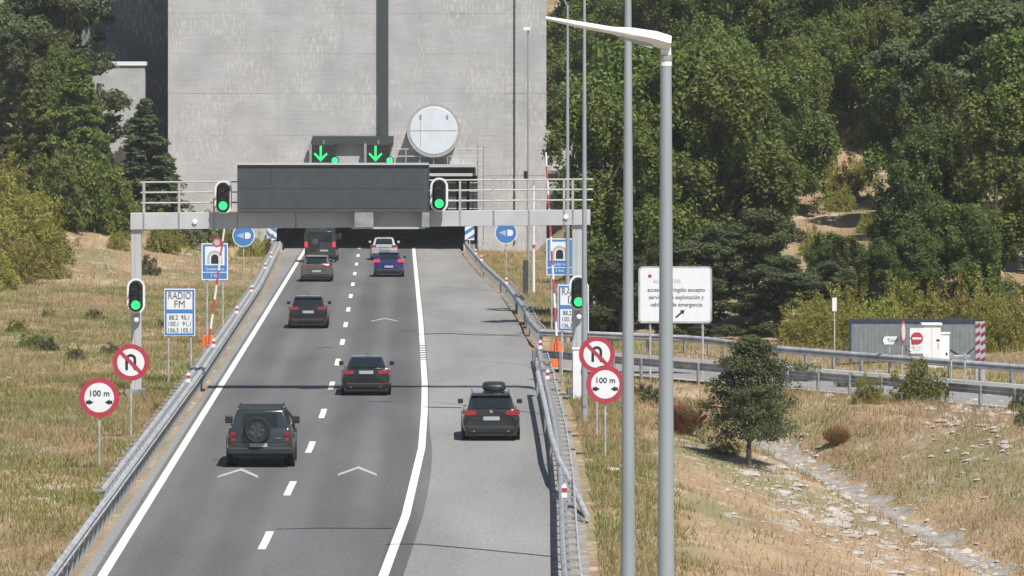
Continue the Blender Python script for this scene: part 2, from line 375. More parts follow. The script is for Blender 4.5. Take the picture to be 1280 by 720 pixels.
def chevron(px, py, wpx, mt):
    c = gnd(px, py); hw = wpx / 2 * c.y / F; d = 3.1; t = .75
    vs = [(c.x - hw, c.y - d / 2), (c.x, c.y + d / 2), (c.x + hw, c.y - d / 2), (c.x - hw, c.y - d / 2 - t), (c.x, c.y + d / 2 - t * 1.3), (c.x + hw, c.y - d / 2 - t)]
    MB().add([(a, b_, .012) for a, b_ in vs], [(0, 1, 4, 3), (1, 2, 5, 4)]).build('chevron', mt, road)
chevron(300, 590.5, 50, M['paint_old']); chevron(447.5, 588, 48, M['paint_old']); chevron(481, 399.5, 33, M['paint_old'])
def crack(pts, wd):
    mb = MB(); vs = []
    for px, py in pts:
        g = gnd(px, py); vs += [(g.x, g.y - wd / 2, .014), (g.x, g.y + wd / 2, .014)]
    mb.add(vs, [(2 * i, 2 * i + 1, 2 * i + 3, 2 * i + 2) for i in range(len(pts) - 1)]).build('sealed_crack', M['seal'], road)
crack([(482, 681), (505, 680.5), (525, 680.5), (600, 687), (690, 696)], .14)
crack([(520, 418), (560, 417), (600, 419), (652, 419)], .35); crack([(528, 509), (585, 510), (650, 513)], .25)
crack([(345, 662), (400, 660.5), (490, 661)], .12)
crack([(381, 500), (376, 515), (372, 530), (369, 545)], .12); crack([(396, 436), (410, 434), (416, 436)], .2)

# service road, with edge lines
def srv(p, q, z): v = S0 + SD * p + SN * q; return (float(v[0]), float(v[1]), z)
mb = MB(); mb.add([srv(-12, 0, -.02), srv(0, 0, 0), srv(60, 0, 0), srv(160, 0, 0), srv(-12, SW, -.02), srv(0, SW, 0), srv(60, SW, 0), srv(160, SW, 0)], [(0, 1, 5, 4), (1, 2, 6, 5), (2, 3, 7, 6)])
sroad = struct(mb.build('service_road', M['asph_srv']))
for q in (.35, SW - .45): MB().add([srv(-1, q, .006), srv(160, q, .006), srv(160, q + .14, .006), srv(-1, q + .14, .006)], [(0, 1, 2, 3)]).build('edge_line', M['paint'], sroad)
g = [gnd(*p) for p in ((1236, 456), (1243, 456), (1251, 462), (1241, 462))]
MB().add([(v.x, v.y, .01) for v in g], [(0, 1, 2, 3)]).build('painted_arrow', M['paint'], sroad)

# ------------------------------------------------------------------ tunnel portal
OX0, OX1, OZ = -9.5, 4.75, 5.15                          # opening
BX0, BX1, BZ = at(210, 0, PW).x, at(683, 0, PW).x, 36.0  # unseen wall top raised so its shadow covers the set-back wall
portal = thing('tunnel_portal', 'tall pale concrete tunnel portal wall with lime streaks above the dark mouth', 'tunnel portal', (0, PW, 0))
mb = MB()                                                 # backing wall with the opening cut out
mb.box(BX0, OX0, .03, 24, -1, BZ).box(OX1, BX1, .03, 24, -1, BZ).box(OX0, OX1, .03, 24, OZ, BZ)
mb.build('wall', M['concrete_d'], portal)
cols = [at(p, 0, PW).x for p in (210, 345, 480, 632, 683)]; rows = [-.8, OZ, 7.95, 10.85, 13.6, 16.4, 19.2, BZ]
g_ = .004
for i in range(4):
    for j in range(7):
        x0, x1, z0, z1 = cols[i], cols[i + 1], rows[j], rows[j + 1]
        if j == 0:
            if i == 0: x1 = OX0 - .0
            elif i == 1: continue
            elif i == 2: x0 = OX1
        if x1 - x0 < .1: continue
        MB().box(x0 + g_, x1 - g_, random.uniform(-.012, .006), .028, z0 + g_, z1 - g_).build('panel', M['concrete'], portal)
tn = MB()                                                 # tunnel tube behind it
tn.box(OX0 - .4, OX0 + .002, .5, 100, -.5, OZ + .3).box(OX1 - .002, OX1 + .4, .5, 100, -.5, OZ + .3).box(OX0, OX1, .5, 100, OZ - .02, OZ + .4).box(OX0, OX1, 100, 100.4, -.5, OZ + .4)
tn.build('tunnel_lining', M['lining'], portal)
MB().box(OX0 + .01, -8.9, .4, 99, -.2, .35).build('kerb', M['concrete_d'], portal); MB().box(3.75, OX1 - .01, .4, 99, -.2, .35).build('kerb', M['concrete_d'], portal)
# recessed concrete behind, left and right of the wall
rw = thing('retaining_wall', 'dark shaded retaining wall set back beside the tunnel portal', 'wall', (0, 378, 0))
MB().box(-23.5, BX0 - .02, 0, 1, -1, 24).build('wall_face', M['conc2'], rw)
bl = thing('concrete_block', 'grey concrete block with a bright coping left of the portal wall', 'wall', (0, 369, 0))
b0, b1 = at(112, 0, 370).x, at(182, 0, 370).x; zt = at(0, 82, 370).z
MB().box(b0, b1, 0, 3, -1, zt).build('block', M['concrete'], bl); MB().box(b0 - .1, b1 + .12, -.12, 3.1, zt + .003, zt + .28).build('coping', M['white'], bl)
wg = thing('wing_wall', 'low concrete service building with a dark doorway right of the portal wall', 'building', (0, 372, 0))
x0, x1 = BX1 + .02, at(708, 0, 372).x; zt = at(0, 164, 372).z
MB().box(x0, x1 + 2.5, 0, 6, -1, zt).build('wall', M['concrete'], wg)
MB().box(x0 - .2, at(706, 0, 372).x, -.06, .0, .4, at(0, 222, 372).z).build('doorway', M['lining'], wg)
MB().box(x0, x1 + .1, -.4, 0, at(0, 217, 372).z, at(0, 213, 372).z).build('canopy', M['conc2'], wg)
for k in range(3): MB().box(x0 + .3, x1 - .3, -.03, 0, at(0, 200 - k * 12, 372).z, at(0, 192 - k * 12, 372).z).build('louvre', M['conc2'], wg)
# round duct cover
dc = at(542, 163, PW); duct = thing('round_duct_cover', 'large round pale duct cover projecting from the tunnel portal wall', 'duct', (dc.x, PW, dc.z))
MB().lathe([(1.78, -1.45), (1.78, .05)], 'y', 48).build('drum', M['ductside'], duct, smooth=40)
MB().lathe([(1.86, -1.53), (1.86, -1.33)], 'y', 48).build('rim', M['ductside'], duct, smooth=40)
mb = MB(); mb.lathe([(0, -1.56), (1.62, -1.56), (1.66, -1.535)], 'y', 48); mb.build('cover_plate', M['cover'], duct)
MB().box(-1.6, 1.6, -1.575, -1.562, -.02, .02).build('seam', M['ductside'], duct); MB().box(-.93, -.89, -1.575, -1.562, -1.2, 1.0).build('seam', M['ductside'], duct)
for sx in (-.9, .95): MB().box(sx - .05, sx + .05, -1.62, -1.56, .85, 1.1).build('handle', M['galv_d'], duct)
# walkway under the duct
wk = thing('maintenance_walkway', 'grey maintenance walkway with railing and ladder below the round duct cover', 'walkway', (0, PW, 0))
ax, bx_ = at(490, 0, PW).x, at(594, 0, PW).x; z0, z1 = at(0, 218, PW).z, at(0, 205, PW).z
MB().box(ax, bx_, -1.35, -.02, z1 - .2, z1).build('deck', M['gantry'], wk)
MB().box(ax + .2, bx_ - .2, -1.2, -.02, z0 - .1, z0 + .1).build('beam', M['gantry'], wk)
MB().box(ax, bx_, -.35, -.02, z0 + .12, z1 - .22).build('fascia', M['dark'], wk)
for zz in (.55, 1.05): MB().tube((ax, -1.3, z1 + zz), (bx_ + .55, -1.3, z1 + zz), .035, n=6).build('rail', M['gantry'], wk)
for i in range(7): xx = ax + (bx_ - ax) * i / 6; MB().tube((xx, -1.3, z1), (xx, -1.3, z1 + 1.05), .03, n=6).build('post', M['gantry'], wk)
for xx in (597, 604): px = at(xx, 0, PW).x; MB().tube((px, -1.0, .3), (px, -1.0, z1 + 1.3), .035, n=6).build('ladder_stile', M['galv_d'], wk)
for i in range(19): zz = .6 + i * .38; MB().tube((at(597, 0, PW).x, -1.0, zz), (at(604, 0, PW).x, -1.0, zz), .02, n=5).build('ladder_rung', M['galv_d'], wk)
fan = thing('portal_equipment', 'row of grey vents and pale frames under the maintenance walkway', 'equipment', (0, PW, 0))
for i, px in enumerate((565, 578, 592)):
    p = at(px, 245, PW); MB().box(p.x - .28, p.x + .28, -.35, -.05, p.z - .9, p.z + .9).build('vent_box', M['dark'], fan)
    mb = MB(); [mb.box(p.x - .3, p.x + .3, -.40, -.36, p.z - .9 + k * .6, p.z - .83 + k * .6) for k in range(4)]; mb.build('frame', M['gantry'], fan)
# cable tray on the wall
tr = thing('cable_tray', 'dark vertical cable tray with a short crossbar on the portal wall', 'cable tray', (0, PW, 0))
a, b_ = at(474.5, 0, PW).x, at(485.5, 0, PW).x
MB().box(a, b_, -.45, -.02, at(0, 180, PW).z, BZ - .2).build('riser', M['dark'], tr); MB().box(at(391, 0, PW).x, at(492, 0, PW).x, -.5, -.03, at(0, 180, PW).z, at(0, 170, PW).z).build('crossbar', M['dark'], tr)
MB().path([(at(393, 0, PW).x, -.3, at(0, 182, PW).z), (at(420, 0, PW).x, -.35, at(0, 181, PW).z), (at(443, 0, PW).x, -.35, at(0, 178, PW).z), (at(465, 0, PW).x, -.35, at(0, 181, PW).z), (at(491, 0, PW).x, -.35, at(0, 179, PW).z)], .05, 6).build('cable', M['galv_d'], tr)
# lane control signals
def lane_signal(px, label):
    p = at(px, 193, PW - .6); t = thing('lane_signal', label, 'lane signal', p)
    MB().box(-.8, .75, 0, .35, -.68, .72).build('case', M['black'], t, bevel=.03)
    MB().box(-1.0, -.82, -.1, .3, -.7, .75).build('side_plate', M['galv_d'], t)
    mb = MB(); mb.prism([(-.27, .6), (-.13, .6), (-.13, -.2), (.2, .12), (.28, .02), (-.2, -.5), (-.68, .02), (-.6, .12), (-.27, -.2)], -.03, -.005); mb.build('green_arrow', M['green'], t)
    MB().lathe([(.30, -.02), (.30, 0)], 'y', 20, (.78, -.05, -.42)).build('lamp_case', M['black'], t); MB().lathe([(.22, -.03), (.22, 0)], 'y', 20, (.78, -.08, -.42)).build('green_lamp', M['green'], t)
    MB().box(-.05, .05, .05, .15, .72, 1.0).build('hanger', M['galv_d'], t)
lane_signal(404.5, 'black lane signal with green arrow hung at the free end of the cable tray crossbar')
lane_signal(473, 'black lane signal with green arrow hung below the vertical cable tray')
# slim conduits / masts on the wall
t = thing('wall_conduit', 'thin grey conduit running down the bare right part of the portal wall', 'conduit', (at(643, 0, PW).x, PW - .06, 0)); MB().tube((0, 0, .4), (0, 0, 19), .055, n=8).build('pipe', M['dark'], t)
for k in range(8): MB().box(-.09, .09, .0, .07, 1.5 + k * 2.2, 1.6 + k * 2.2).build('clip', M['galv_d'], t)
p = gnd(660, 366); t = thing('mast', 'slim dark mast with a tiny lamp in front of the portal wall edge', 'mast', (p.x, p.y, H(p.x, p.y)))
MB().tube((0, 0, -.1), (0, 0, 14.6), .075, .04, 8).build('pole', M['pole'], t); MB().box(-.25, .12, -.15, .15, 14.55, 14.72).build('lamp_head', M['lumin'], t); MB().box(-.24, -.02, -.16, .05, 6.3, 6.8).build('junction_box', M['black'], t)
MB().box(-.28, .02, -.22, .1, 0, 1.9).build('cabinet', M['dark'], t, bevel=.02)

# striped portal markers
for px, lab in ((340, 'blue and white slanted board on the left jamb of the tunnel mouth'), (587, 'blue and white slanted board on the right jamb of the tunnel mouth')):
    p = at(px, 291, 362); t = thing('marker_board', lab, 'marker board', (p.x, 362, p.z)); hw = .32; hz = .5
    MB().box(-hw, hw, 0, .04, -hz, hz).build('board', M['signw'], t)
    s = 1 if px < 400 else -1
    for k in (-.5, .1, .7):
        pts = [(-hw, k - .28), (hw, k - .28 - .45 * s), (hw, k - .45 * s), (-hw, k)]
        pts = [(x, max(-hz, min(hz, z))) for x, z in pts]
        MB().add([(x, -.006, z) for x, z in pts], [(0, 1, 2, 3)]).build('stripe', M['blue'], t)
    MB().tube((0, .05, -hz - p.z + hz), (0, .05, hz), .04, n=8).build('post', M['galv'], t)

# ------------------------------------------------------------------ guard rails
def rail_path(pts):                                        # pts (x,y) -> resampled every 2 m, with normals
    P = [Vector((p[0], p[1], 0)) for p in pts]; out = []; 
    L = [0]
    for i in range(1, len(P)): L.append(L[-1] + (P[i] - P[i - 1]).length)
    n = max(2, int(round(L[-1] / 2.0)))
    for k in range(n + 1):
        s = L[-1] * k / n; i = max(j for j in range(len(L)) if L[j] <= s + 1e-6); i = min(i, len(P) - 2)
        u = (s - L[i]) / max(1e-6, L[i + 1] - L[i]); out.append(P[i].lerp(P[i + 1], u))
    return out
WB = [(0, .44), (.02, .46), (.075, .49), (.085, .53), (.03, .565), (0, .59), (.03, .615), (.085, .65), (.075, .69), (.02, .72), (0, .74)]
def wbeam(pts, offs, side, zf, dz=0.0, thick=.018):        # W profile swept along pts
    mb = MB(); vs = []; n = len(WB)
    for i, p in enumerate(pts):
        d = (pts[min(i + 1, len(pts) - 1)] - pts[max(i - 1, 0)]).normalized(); nr = Vector((d.y, -d.x, 0)) * side
        z = zf(p)
        for ox, oz in WB: vs.append(p + nr * (offs + ox) + Vector((0, 0, z + oz + dz)))
        for ox, oz in reversed(WB): vs.append(p + nr * (offs + ox - thick) + Vector((0, 0, z + oz + dz)))
    m = 2 * n; fs = []
    for i in range(len(pts) - 1):
        for k in range(m): fs.append((i * m + k, i * m + (k + 1) % m, (i + 1) * m + (k + 1) % m, (i + 1) * m + k))
    fs += [tuple(range(m)), tuple(range((len(pts) - 1) * m, len(pts) * m))]
    return mb.add(vs, fs)
post_me = MB().box(-.055, .055, -.04, .04, -.3, .74).mesh('post', M['galv_d'])
spacer_me = MB().box(-.15, .15, -.07, .07, .60, .66).mesh('spacer', M['galv_d'])
def guardrail(label, pts, side, back=None, zf=lambda p: 0.0, dz=0.0, double=None, group=None, rung=.30, fo=.06):
    t = thing('guardrail', label, 'guardrail', group=group); pts = rail_path(pts); S = 4
    for i in range(0, len(pts) - 1, S):
        seg = pts[i:i + S + 1]
        if len(seg) < 2: continue
        wbeam(seg, fo, side, zf, dz + (.004 if (i // S) % 2 else 0)).build('rail_beam', M['galv'], t, smooth=50)
        bs = [q for q in seg if back and back(q)]
        if len(bs) >= 2:
            if double == 'beam': wbeam(bs, -fo - rung, side, zf, dz).build('back_beam', M['galv'], t, smooth=50)
            if double == 'tube':
                q2 = [q - Vector(((seg[-1] - seg[0]).y, -(seg[-1] - seg[0]).x, 0)).normalized() * side * rung + Vector((0, 0, zf(q) + .66)) for q in bs]
                MB().path(q2, .032, 6).build('back_tube', M['galv'], t, smooth=60)
    for i, p in enumerate(pts):
        d = (pts[min(i + 1, len(pts) - 1)] - pts[max(i - 1, 0)]); a = math.atan2(d.y, d.x) - math.pi / 2
        z = zf(p) + dz; nr = Vector((d.y, -d.x, 0)).normalized() * side
        link('post', post_me, t, p + Vector((0, 0, z)), a)
        if double == 'tube' and back(p): link('spacer', spacer_me, t, p - nr * (rung / 2) + Vector((0, 0, z)), a, (rung / .3, 1, 1))
        if double == 'beam' and back(p): link('spacer', spacer_me, t, p - nr * (rung / 2 + .09) + Vector((0, 0, z + .04)), a, ((rung + .40) / .3, 1.6, 1))
    return t
hz = lambda p: max(-.05, 0.0)
LY = list(np.arange(104, 365, 6.0))
guardrail('long steel guardrail of two beams along the left verge up to the tunnel', [(float(xLr(y)), y) for y in LY], 1, back=lambda p: p.y > 139, double='beam', rung=.16)
RY = list(np.arange(104, 218.1, 6.0))
guardrail('steel guardrail with ladder-like spacers along the right shoulder before the service road gap', [(float(xRr(y)) + .2, y) for y in RY], -1, back=lambda p: p.y < 214, double='tube', rung=.27)
r2 = [(5.75, 231.5), (5.55, 242)] + [(float(xRr(y)) + .3, y) for y in np.arange(248, 364, 6)]
guardrail('wavy steel guardrail between the service road gap and the tunnel mouth', r2, -1, back=lambda p: 232 < p.y < 290, double='tube', rung=.3)
# upper rail that peels away and dips into the verge
tt = thing('rail_terminal', 'steel rail end peeling off the right guardrail and sloping into the grass', 'guardrail')
ptz = [(672, 466, .88), (682, 510, .88), (689, 545, .88), (698, 574, .80), (716, 608, .5), (735, 648, .02)]
pw = []
for px, py, z in ptz: v = gnd(px, py + 0, z); pw.append(v)
mb = MB(); mb.path([v for v in pw], .085, 8); mb.build('rail', M['galv'], tt, smooth=60)
for v in pw[:-1]: MB().box(v.x - .04, v.x + .04, v.y - .04, v.y + .04, -.5, v.z - .05).build('post', M['galv_d'], tt)
p = pw[-2]; MB().path([(p.x - .5, p.y - 2, .35), (p.x + .1, p.y - 6, .05)], .04, 6).build('brace', M['galv_d'], tt)
# service road rails
def sp(p, q): v = S0 + SD * p + SN * q; return (float(v[0]), float(v[1]))
guardrail('steel guardrail on the far side of the service road ending at the striped post', [(5.75, 231.0), sp(-8, SW + 2.6), sp(0, SW + .5), sp(10, SW + .2), sp(19.5, SW + .1), sp(27, SW + .1)], 1)
guardrail('steel guardrail on the near side of the service road behind the bushes', [sp(-1.5, -.25), sp(6, -.3), sp(15, -.3), sp(30, -.3), sp(60, -.3)], -1)
# kerb stones along the right shoulder
kb = struct(strip('kerb_strip', M['stone'], 100, 218, lambda y: xRr(y) - .12, lambda y: xRr(y) + .75, .012, None, 2)); 

# delineators on the rails
dl = MB().prism([(-.07, 0), (.07, 0), (.07, .28), (.01, .38), (-.07, .3)], -.03, .03).mesh('post', M['white']); dr = MB().box(-.07, .07, -.037, -.032, .14, .25).mesh('reflector', M['red']); db = MB().box(-.03, .03, -.02, .02, -.75, 0).mesh('bracket', M['galv_d'])
for side, lst in (('left', [(238, 478), (283, 434), (314, 392), (318, 365), (330, 336), (340, 322)]), ('right', [(701, 622), (683, 474), (673, 436), (643, 355), (596, 326), (588, 318)])):
    for px, py in lst:
        g = gnd(px, py, .75); g.x = float(xLr(g.y)) - .03 if side == 'left' else float(xRr(g.y)) + .2; t = thing('delineator', f'small white delineator with red reflector on the {side} guardrail', 'delineator', g, 0, f'delineators on the {side} guardrail')
        link('post', dl, t); link('reflector', dr, t); link('bracket', db, t)

# ------------------------------------------------------------------ gantry with variable message sign
GYD = 196.0
def G(px, py, y=GYD): return at(px, py, y)
gt = thing('sign_gantry', 'grey steel gantry spanning the motorway with a railed walkway on top', 'gantry', (0, GYD, 0))
xl_, xr_ = G(163, 0).x, G(738, 0).x; zb0, zb1 = G(0, 287).z, G(0, 281).z; zt0, zt1 = G(0, 266).z, G(0, 262).z
def bz(x, a, b_): return a + (b_ - a) * (x - xl_) / (xr_ - xl_)
cuts = [G(p, 0).x for p in (163, 180, 224, 297, 370, 450, 535, 575, 617, 661, 705, 738)]
for a, b_ in zip(cuts[:-1], cuts[1:]):
    MB().hexa([(a + .012, -.3, bz(a, zb0, zb1)), (b_ - .012, -.3, bz(b_, zb0, zb1)), (b_ - .012, .3, bz(b_, zb0, zb1)), (a + .012, .3, bz(a, zb0, zb1))],
              [(a + .012, -.3, bz(a, zt0, zt1)), (b_ - .012, -.3, bz(b_, zt0, zt1)), (b_ - .012, .3, bz(b_, zt0, zt1)), (a + .012, .3, bz(a, zt0, zt1))]).build('beam_panel', M['gantry'], gt, bevel=.012, seg=1)
MB().hexa([(xl_ + .05, -.27, zb0 + .04), (xr_ - .05, -.27, zb1 + .04), (xr_ - .05, .27, zb1 + .04), (xl_ + .05, .27, zb0 + .04)], [(xl_ + .05, -.27, zt0 - .04), (xr_ - .05, -.27, zt1 - .04), (xr_ - .05, .27, zt1 - .04), (xl_ + .05, .27, zt0 - .04)]).build('beam_core', M['galv_d'], gt)
lx, rx = G(170.5, 0).x, G(721.5, 0).x
for x, z in ((lx, zb0), (rx, zb1)):
    MB().box(x - .19, x + .19, -.2, .2, -.3, z - .003).build('leg', M['gantry'], gt, bevel=.02); MB().box(x - .36, x + .36, -.36, .36, -.4, .14).build('footing', M['conc2'], gt)
    MB().box(x - .05, x - .035, -.206, -.2, .2, z - .05).build('leg_seam', M['galv_d'], gt)
for k, hh in enumerate((.36, .75, 1.13)):
    for yy in (-.28, .28):
        a, b_ = G(176, 0).x, G(741, 0).x
        MB().tube((a, yy, bz(a, zt0, zt1) + hh), (b_, yy, bz(b_, zt0, zt1) + hh), .026, n=8).build('handrail', M['rail_y'], gt)
for px in (180, 224, 268, 535, 575, 617, 661, 705, 716, 730):
    x = G(px, 0).x; z = bz(x, zt0, zt1)
    for yy in (-.29, .29): MB().box(x - .035, x + .035, yy - .03, yy + .03, z - .02, z + 1.15).build('railing_post', M['rail_y'], gt)
    MB().box(x - .03, x + .03, -.318, -.3, bz(x, zb0, zb1), z).build('bracket', M['galv_d'], gt)
for px, py in ((244, 277), (707, 271)):
    p = G(px, py); MB().lathe([(0, -.06), (.09, -.05), (.1, 0)], 'y', 12, (p.x, -.31, p.z)).build('button_lamp', M['white'], gt)
# message sign
v0, v1 = G(297, 0, 195.2).x, G(535, 0, 195.2).x; vz0, vz1 = G(0, 265, 195.2).z, G(0, 206, 195.2).z
vm = thing('message_sign', 'wide blank dark variable message sign mounted on the gantry', 'message sign', (0, 195.2, 0))
MB().box(v0, v1, -.4, .3, vz0, vz1).build('cabinet', M['vms'], vm, bevel=.02)
nc, nr_ = 6, 2; mx = .14
for i in range(nc):
    for j in range(nr_):
        cw = (v1 - v0 - 2 * mx) / nc; chh = (vz1 - vz0 - 2 * mx) / nr_
        MB().box(v0 + mx + i * cw + .006, v0 + mx + (i + 1) * cw - .006, -.412, -.4, vz0 + mx + j * chh + .006, vz0 + mx + (j + 1) * chh - .006).build('display_module', M['vms2'], vm)
MB().box(v0 - .03, v1 + .03, -.48, .32, vz1 + .002, vz1 + .07).build('hood', M['gantry'], vm)
MB().box(v1 + .002, v1 + .05, -.42, .3, vz0, vz1).build('end_plate', M['dark'], vm)
for px, wd in ((455, .35), (532, .14)):
    x = G(px, 0, 195).x; MB().box(x - wd, x + wd, -.5, .4, vz0 - .55, vz0 - .003).build('bracket', M['galv_d'], vm)
MB().box(G(440, 0).x, v1 - .1, -.3, -.2, vz0 - .62, vz0 - .55).build('tray', M['gantry'], vm)
# traffic signals
def oblong(w_, h_, r, n=8):
    pts = []
    for cx, cz, a0 in ((w_ / 2 - r, h_ / 2 - r, 0), (-w_ / 2 + r, h_ / 2 - r, 90), (-w_ / 2 + r, -h_ / 2 + r, 180), (w_ / 2 - r, -h_ / 2 + r, 270)):
        for k in range(n + 1): a = R(a0 + 90 * k / n); pts.append((cx + r * math.cos(a), cz + r * math.sin(a)))
    return pts
def traffic_signal(px, py, y, hpx, label, arm=None):
    p = at(px, py, y); h = hpx * y / F; s = h / 1.28; t = thing('traffic_signal', label, 'traffic signal', p)
    MB().prism(oblong(.66 * s, 1.28 * s, .33 * s), .0, .02).build('white_border', M['white'], t)
    MB().prism(oblong(.50 * s, 1.13 * s, .24 * s), -.012, -.002).build('backboard', M['black'], t)
    MB().box(-.17 * s, .17 * s, -.2 * s, -.013, -.5 * s, .5 * s).build('housing', M['black'], t, bevel=.02)
    for k, zz in enumerate((.34, .02, -.32)):
        on = k == 2; r = .15 if not on else .165
        MB().lathe([(0, -.23 * s), (r * s, -.215 * s), (r * s, -.2 * s)], 'y', 20, (0, 0, zz * s)).build('lens', M['green' if on else 'lens_off'], t)
        vz = MB(); nn = 9; vs = []
        for q in range(nn):
            a = R(-10 + 200 * q / (nn - 1)); 
            for yy in (-.2, -.34):
                for rr in (.172, .182): vs.append((rr * s * math.cos(a), yy * s, zz * s + rr * s * math.sin(a)))
        fs = []
        for q in range(nn - 1):
            b0 = 4 * q; b1 = b0 + 4
            fs += [(b0, b1, b1 + 2, b0 + 2), (b0 + 1, b0 + 3, b1 + 3, b1 + 1), (b0 + 2, b1 + 2, b1 + 3, b0 + 3)]
        vz.add(vs, fs).build('visor', M['black'], t)
    MB().box(-.05, .05, .02, .3, -.25 * s, -.1 * s).build('bracket', M['galv_d'], t); MB().box(-.05, .05, .02, .3, .2 * s, .35 * s).build('bracket', M['galv_d'], t)
    if arm: MB().lathe([(0, -.02), (.09, 0), (.07, .12)], 'y', 12, (.02, -.1, -.86 * s)).build('small_lamp', M['lumin'], t); MB().box(-.06, .06, 0, .12, -.92 * s, -.64 * s).build('lamp_bracket', M['galv_d'], t)
    return t
traffic_signal(279, 246.5, 195.3, 42, 'green traffic signal with white border beside the left end of the message sign')
traffic_signal(549, 243.5, 195.3, 43, 'green traffic signal with white border beside the right end of the message sign')
traffic_signal(170, 370, 195.4, 44, 'green traffic signal with white border on the left leg of the gantry', True)
traffic_signal(723, 366, 195.4, 44, 'green traffic signal with white border on the right leg of the gantry', True)
p = gnd(722.5, 495); t = thing('control_cabinet', 'tall narrow white cabinet at the foot of the right gantry leg', 'cabinet', (p.x, p.y - .1, 0))
MB().box(-.2, .2, -.2, .2, -.2, 1.72).build('case', M['white'], t, bevel=.02); MB().box(-.23, .23, -.23, .23, 1.722, 1.78).build('lid', M['white'], t); MB().box(.1, .13, -.215, -.202, .8, 1.0).build('handle', M['black'], t)
MB().box(-1.9, -.25, -.06, .06, -.02, .05).build('cable_duct', M['galv_d'], t)

# ------------------------------------------------------------------ road signs
def post(t, x, y, z0, z1, r=.035, name='post'): MB().tube((x, y, z0), (x, y, z1), r, n=8).build(name, M['galv'], t)
def round_sign(px, py, y, dpx, label, kind, off=0.0):
    c = at(px, py, y); r = dpx / 2 * y / F; gz = H(c.x, c.y); t = thing('road_sign', label, 'road sign', (c.x, c.y, gz)); z = c.z - gz
    post(t, off, .06, -.3, z + r * .5)
    MB().lathe([(r, -.012), (r, .012)], 'y', 36, (0, 0, z)).build('disc', M['red'] if kind != 'lamp' else M['signw'], t)
    if kind == 'lamp':
        MB().lathe([(r * .92, -.018), (r * .92, -.013)], 'y', 36, (0, 0, z)).build('field', M['blue'], t)
        s = r / .65
        MB().add([(.0, -.022, z + .17 * s), (.0, -.022, z - .17 * s), (-.44 * s, -.022, z)], [(0, 1, 2)]).build('beam_symbol', M['inkl'], t)
        mb = MB(); pts = [(.08 * s, .18 * s)] + [(.22 * s + .2 * s * math.cos(R(a)), .19 * s * math.sin(R(a))) for a in range(90, -91, -20)] + [(.08 * s, -.18 * s)]
        mb.add([(x, -.022, z + q) for x, q in pts], [tuple(range(len(pts)))]).build('headlamp_symbol', M['signw'], t)
        return t
    MB().lathe([(r * .74, -.018), (r * .74, -.013)], 'y', 36, (0, 0, z)).build('field', M['signw'], t)
    if kind == 'uturn':
        s = r; w_ = .1 * s; pts = []; R1, R0 = .30 * s, .15 * s; cz = .16 * s
        outer = [(-R1, -.42 * s)] + [(R1 * math.cos(R(a)), cz + R1 * math.sin(R(a))) for a in range(180, -1, -15)] + [(R1, -.2 * s)]
        inner = [(-R0, -.42 * s)] + [(R0 * math.cos(R(a)), cz + R0 * math.sin(R(a))) for a in range(180, -1, -15)] + [(R0, -.2 * s)]
        n = len(outer); mb = MB(); mb.add([(x, -.022, z + q) for x, q in outer + inner], [(i, i + 1, n + i + 1, n + i) for i in range(n - 1)]); mb.build('u_turn_symbol', M['ink'], t)
        MB().add([(x * s, -.022, z + q * s) for x, q in ((.06, -.2), (.40, -.2), (.23, -.46))], [(0, 1, 2)]).build('arrow_head', M['ink'], t)
        a = .56 * s; MB().add([(-a - .07 * s, -.026, z + a - .07 * s), (-a + .07 * s, -.026, z + a + .07 * s), (a + .07 * s, -.026, z - a + .07 * s), (a - .07 * s, -.026, z - a - .07 * s)], [(0, 1, 2, 3)]).build('red_bar', M['red'], t)
    if kind == 'gap':
        text('100 m', .42 * r, M['ink'], t, (0, -.024, z + .2 * r), bold=.004)
        for sx in (-1, 1):
            q = [(.66, .07), (.52, .07), (.52, .13), (.28, -.02), (.52, -.15), (.52, -.1), (.66, -.1)]
            MB().add([(sx * x * r, -.022, z + (y_ - .22) * r) for x, y_ in q], [tuple(range(len(q)))]).build('wedge_arrow', M['ink'], t)
    return t
round_sign(163.5, 453, 172, 46, 'round no U-turn sign with red rim on the left verge behind the guardrail', 'uturn')
round_sign(124, 497, 158, 50, 'round 100 m spacing sign with red rim on the left verge', 'gap')
round_sign(746, 443, 172, 45, 'round no U-turn sign with red rim on the right verge by the lamp columns', 'uturn')
round_sign(756.5, 480.5, 164, 48, 'round 100 m spacing sign with red rim on the right verge by the lamp columns', 'gap')
round_sign(304.5, 294.5, 318, 28, 'round blue headlights sign on the left verge near the tunnel mouth', 'lamp')
round_sign(632.5, 291, 318, 28, 'round blue headlights sign on the right verge near the tunnel mouth', 'lamp')

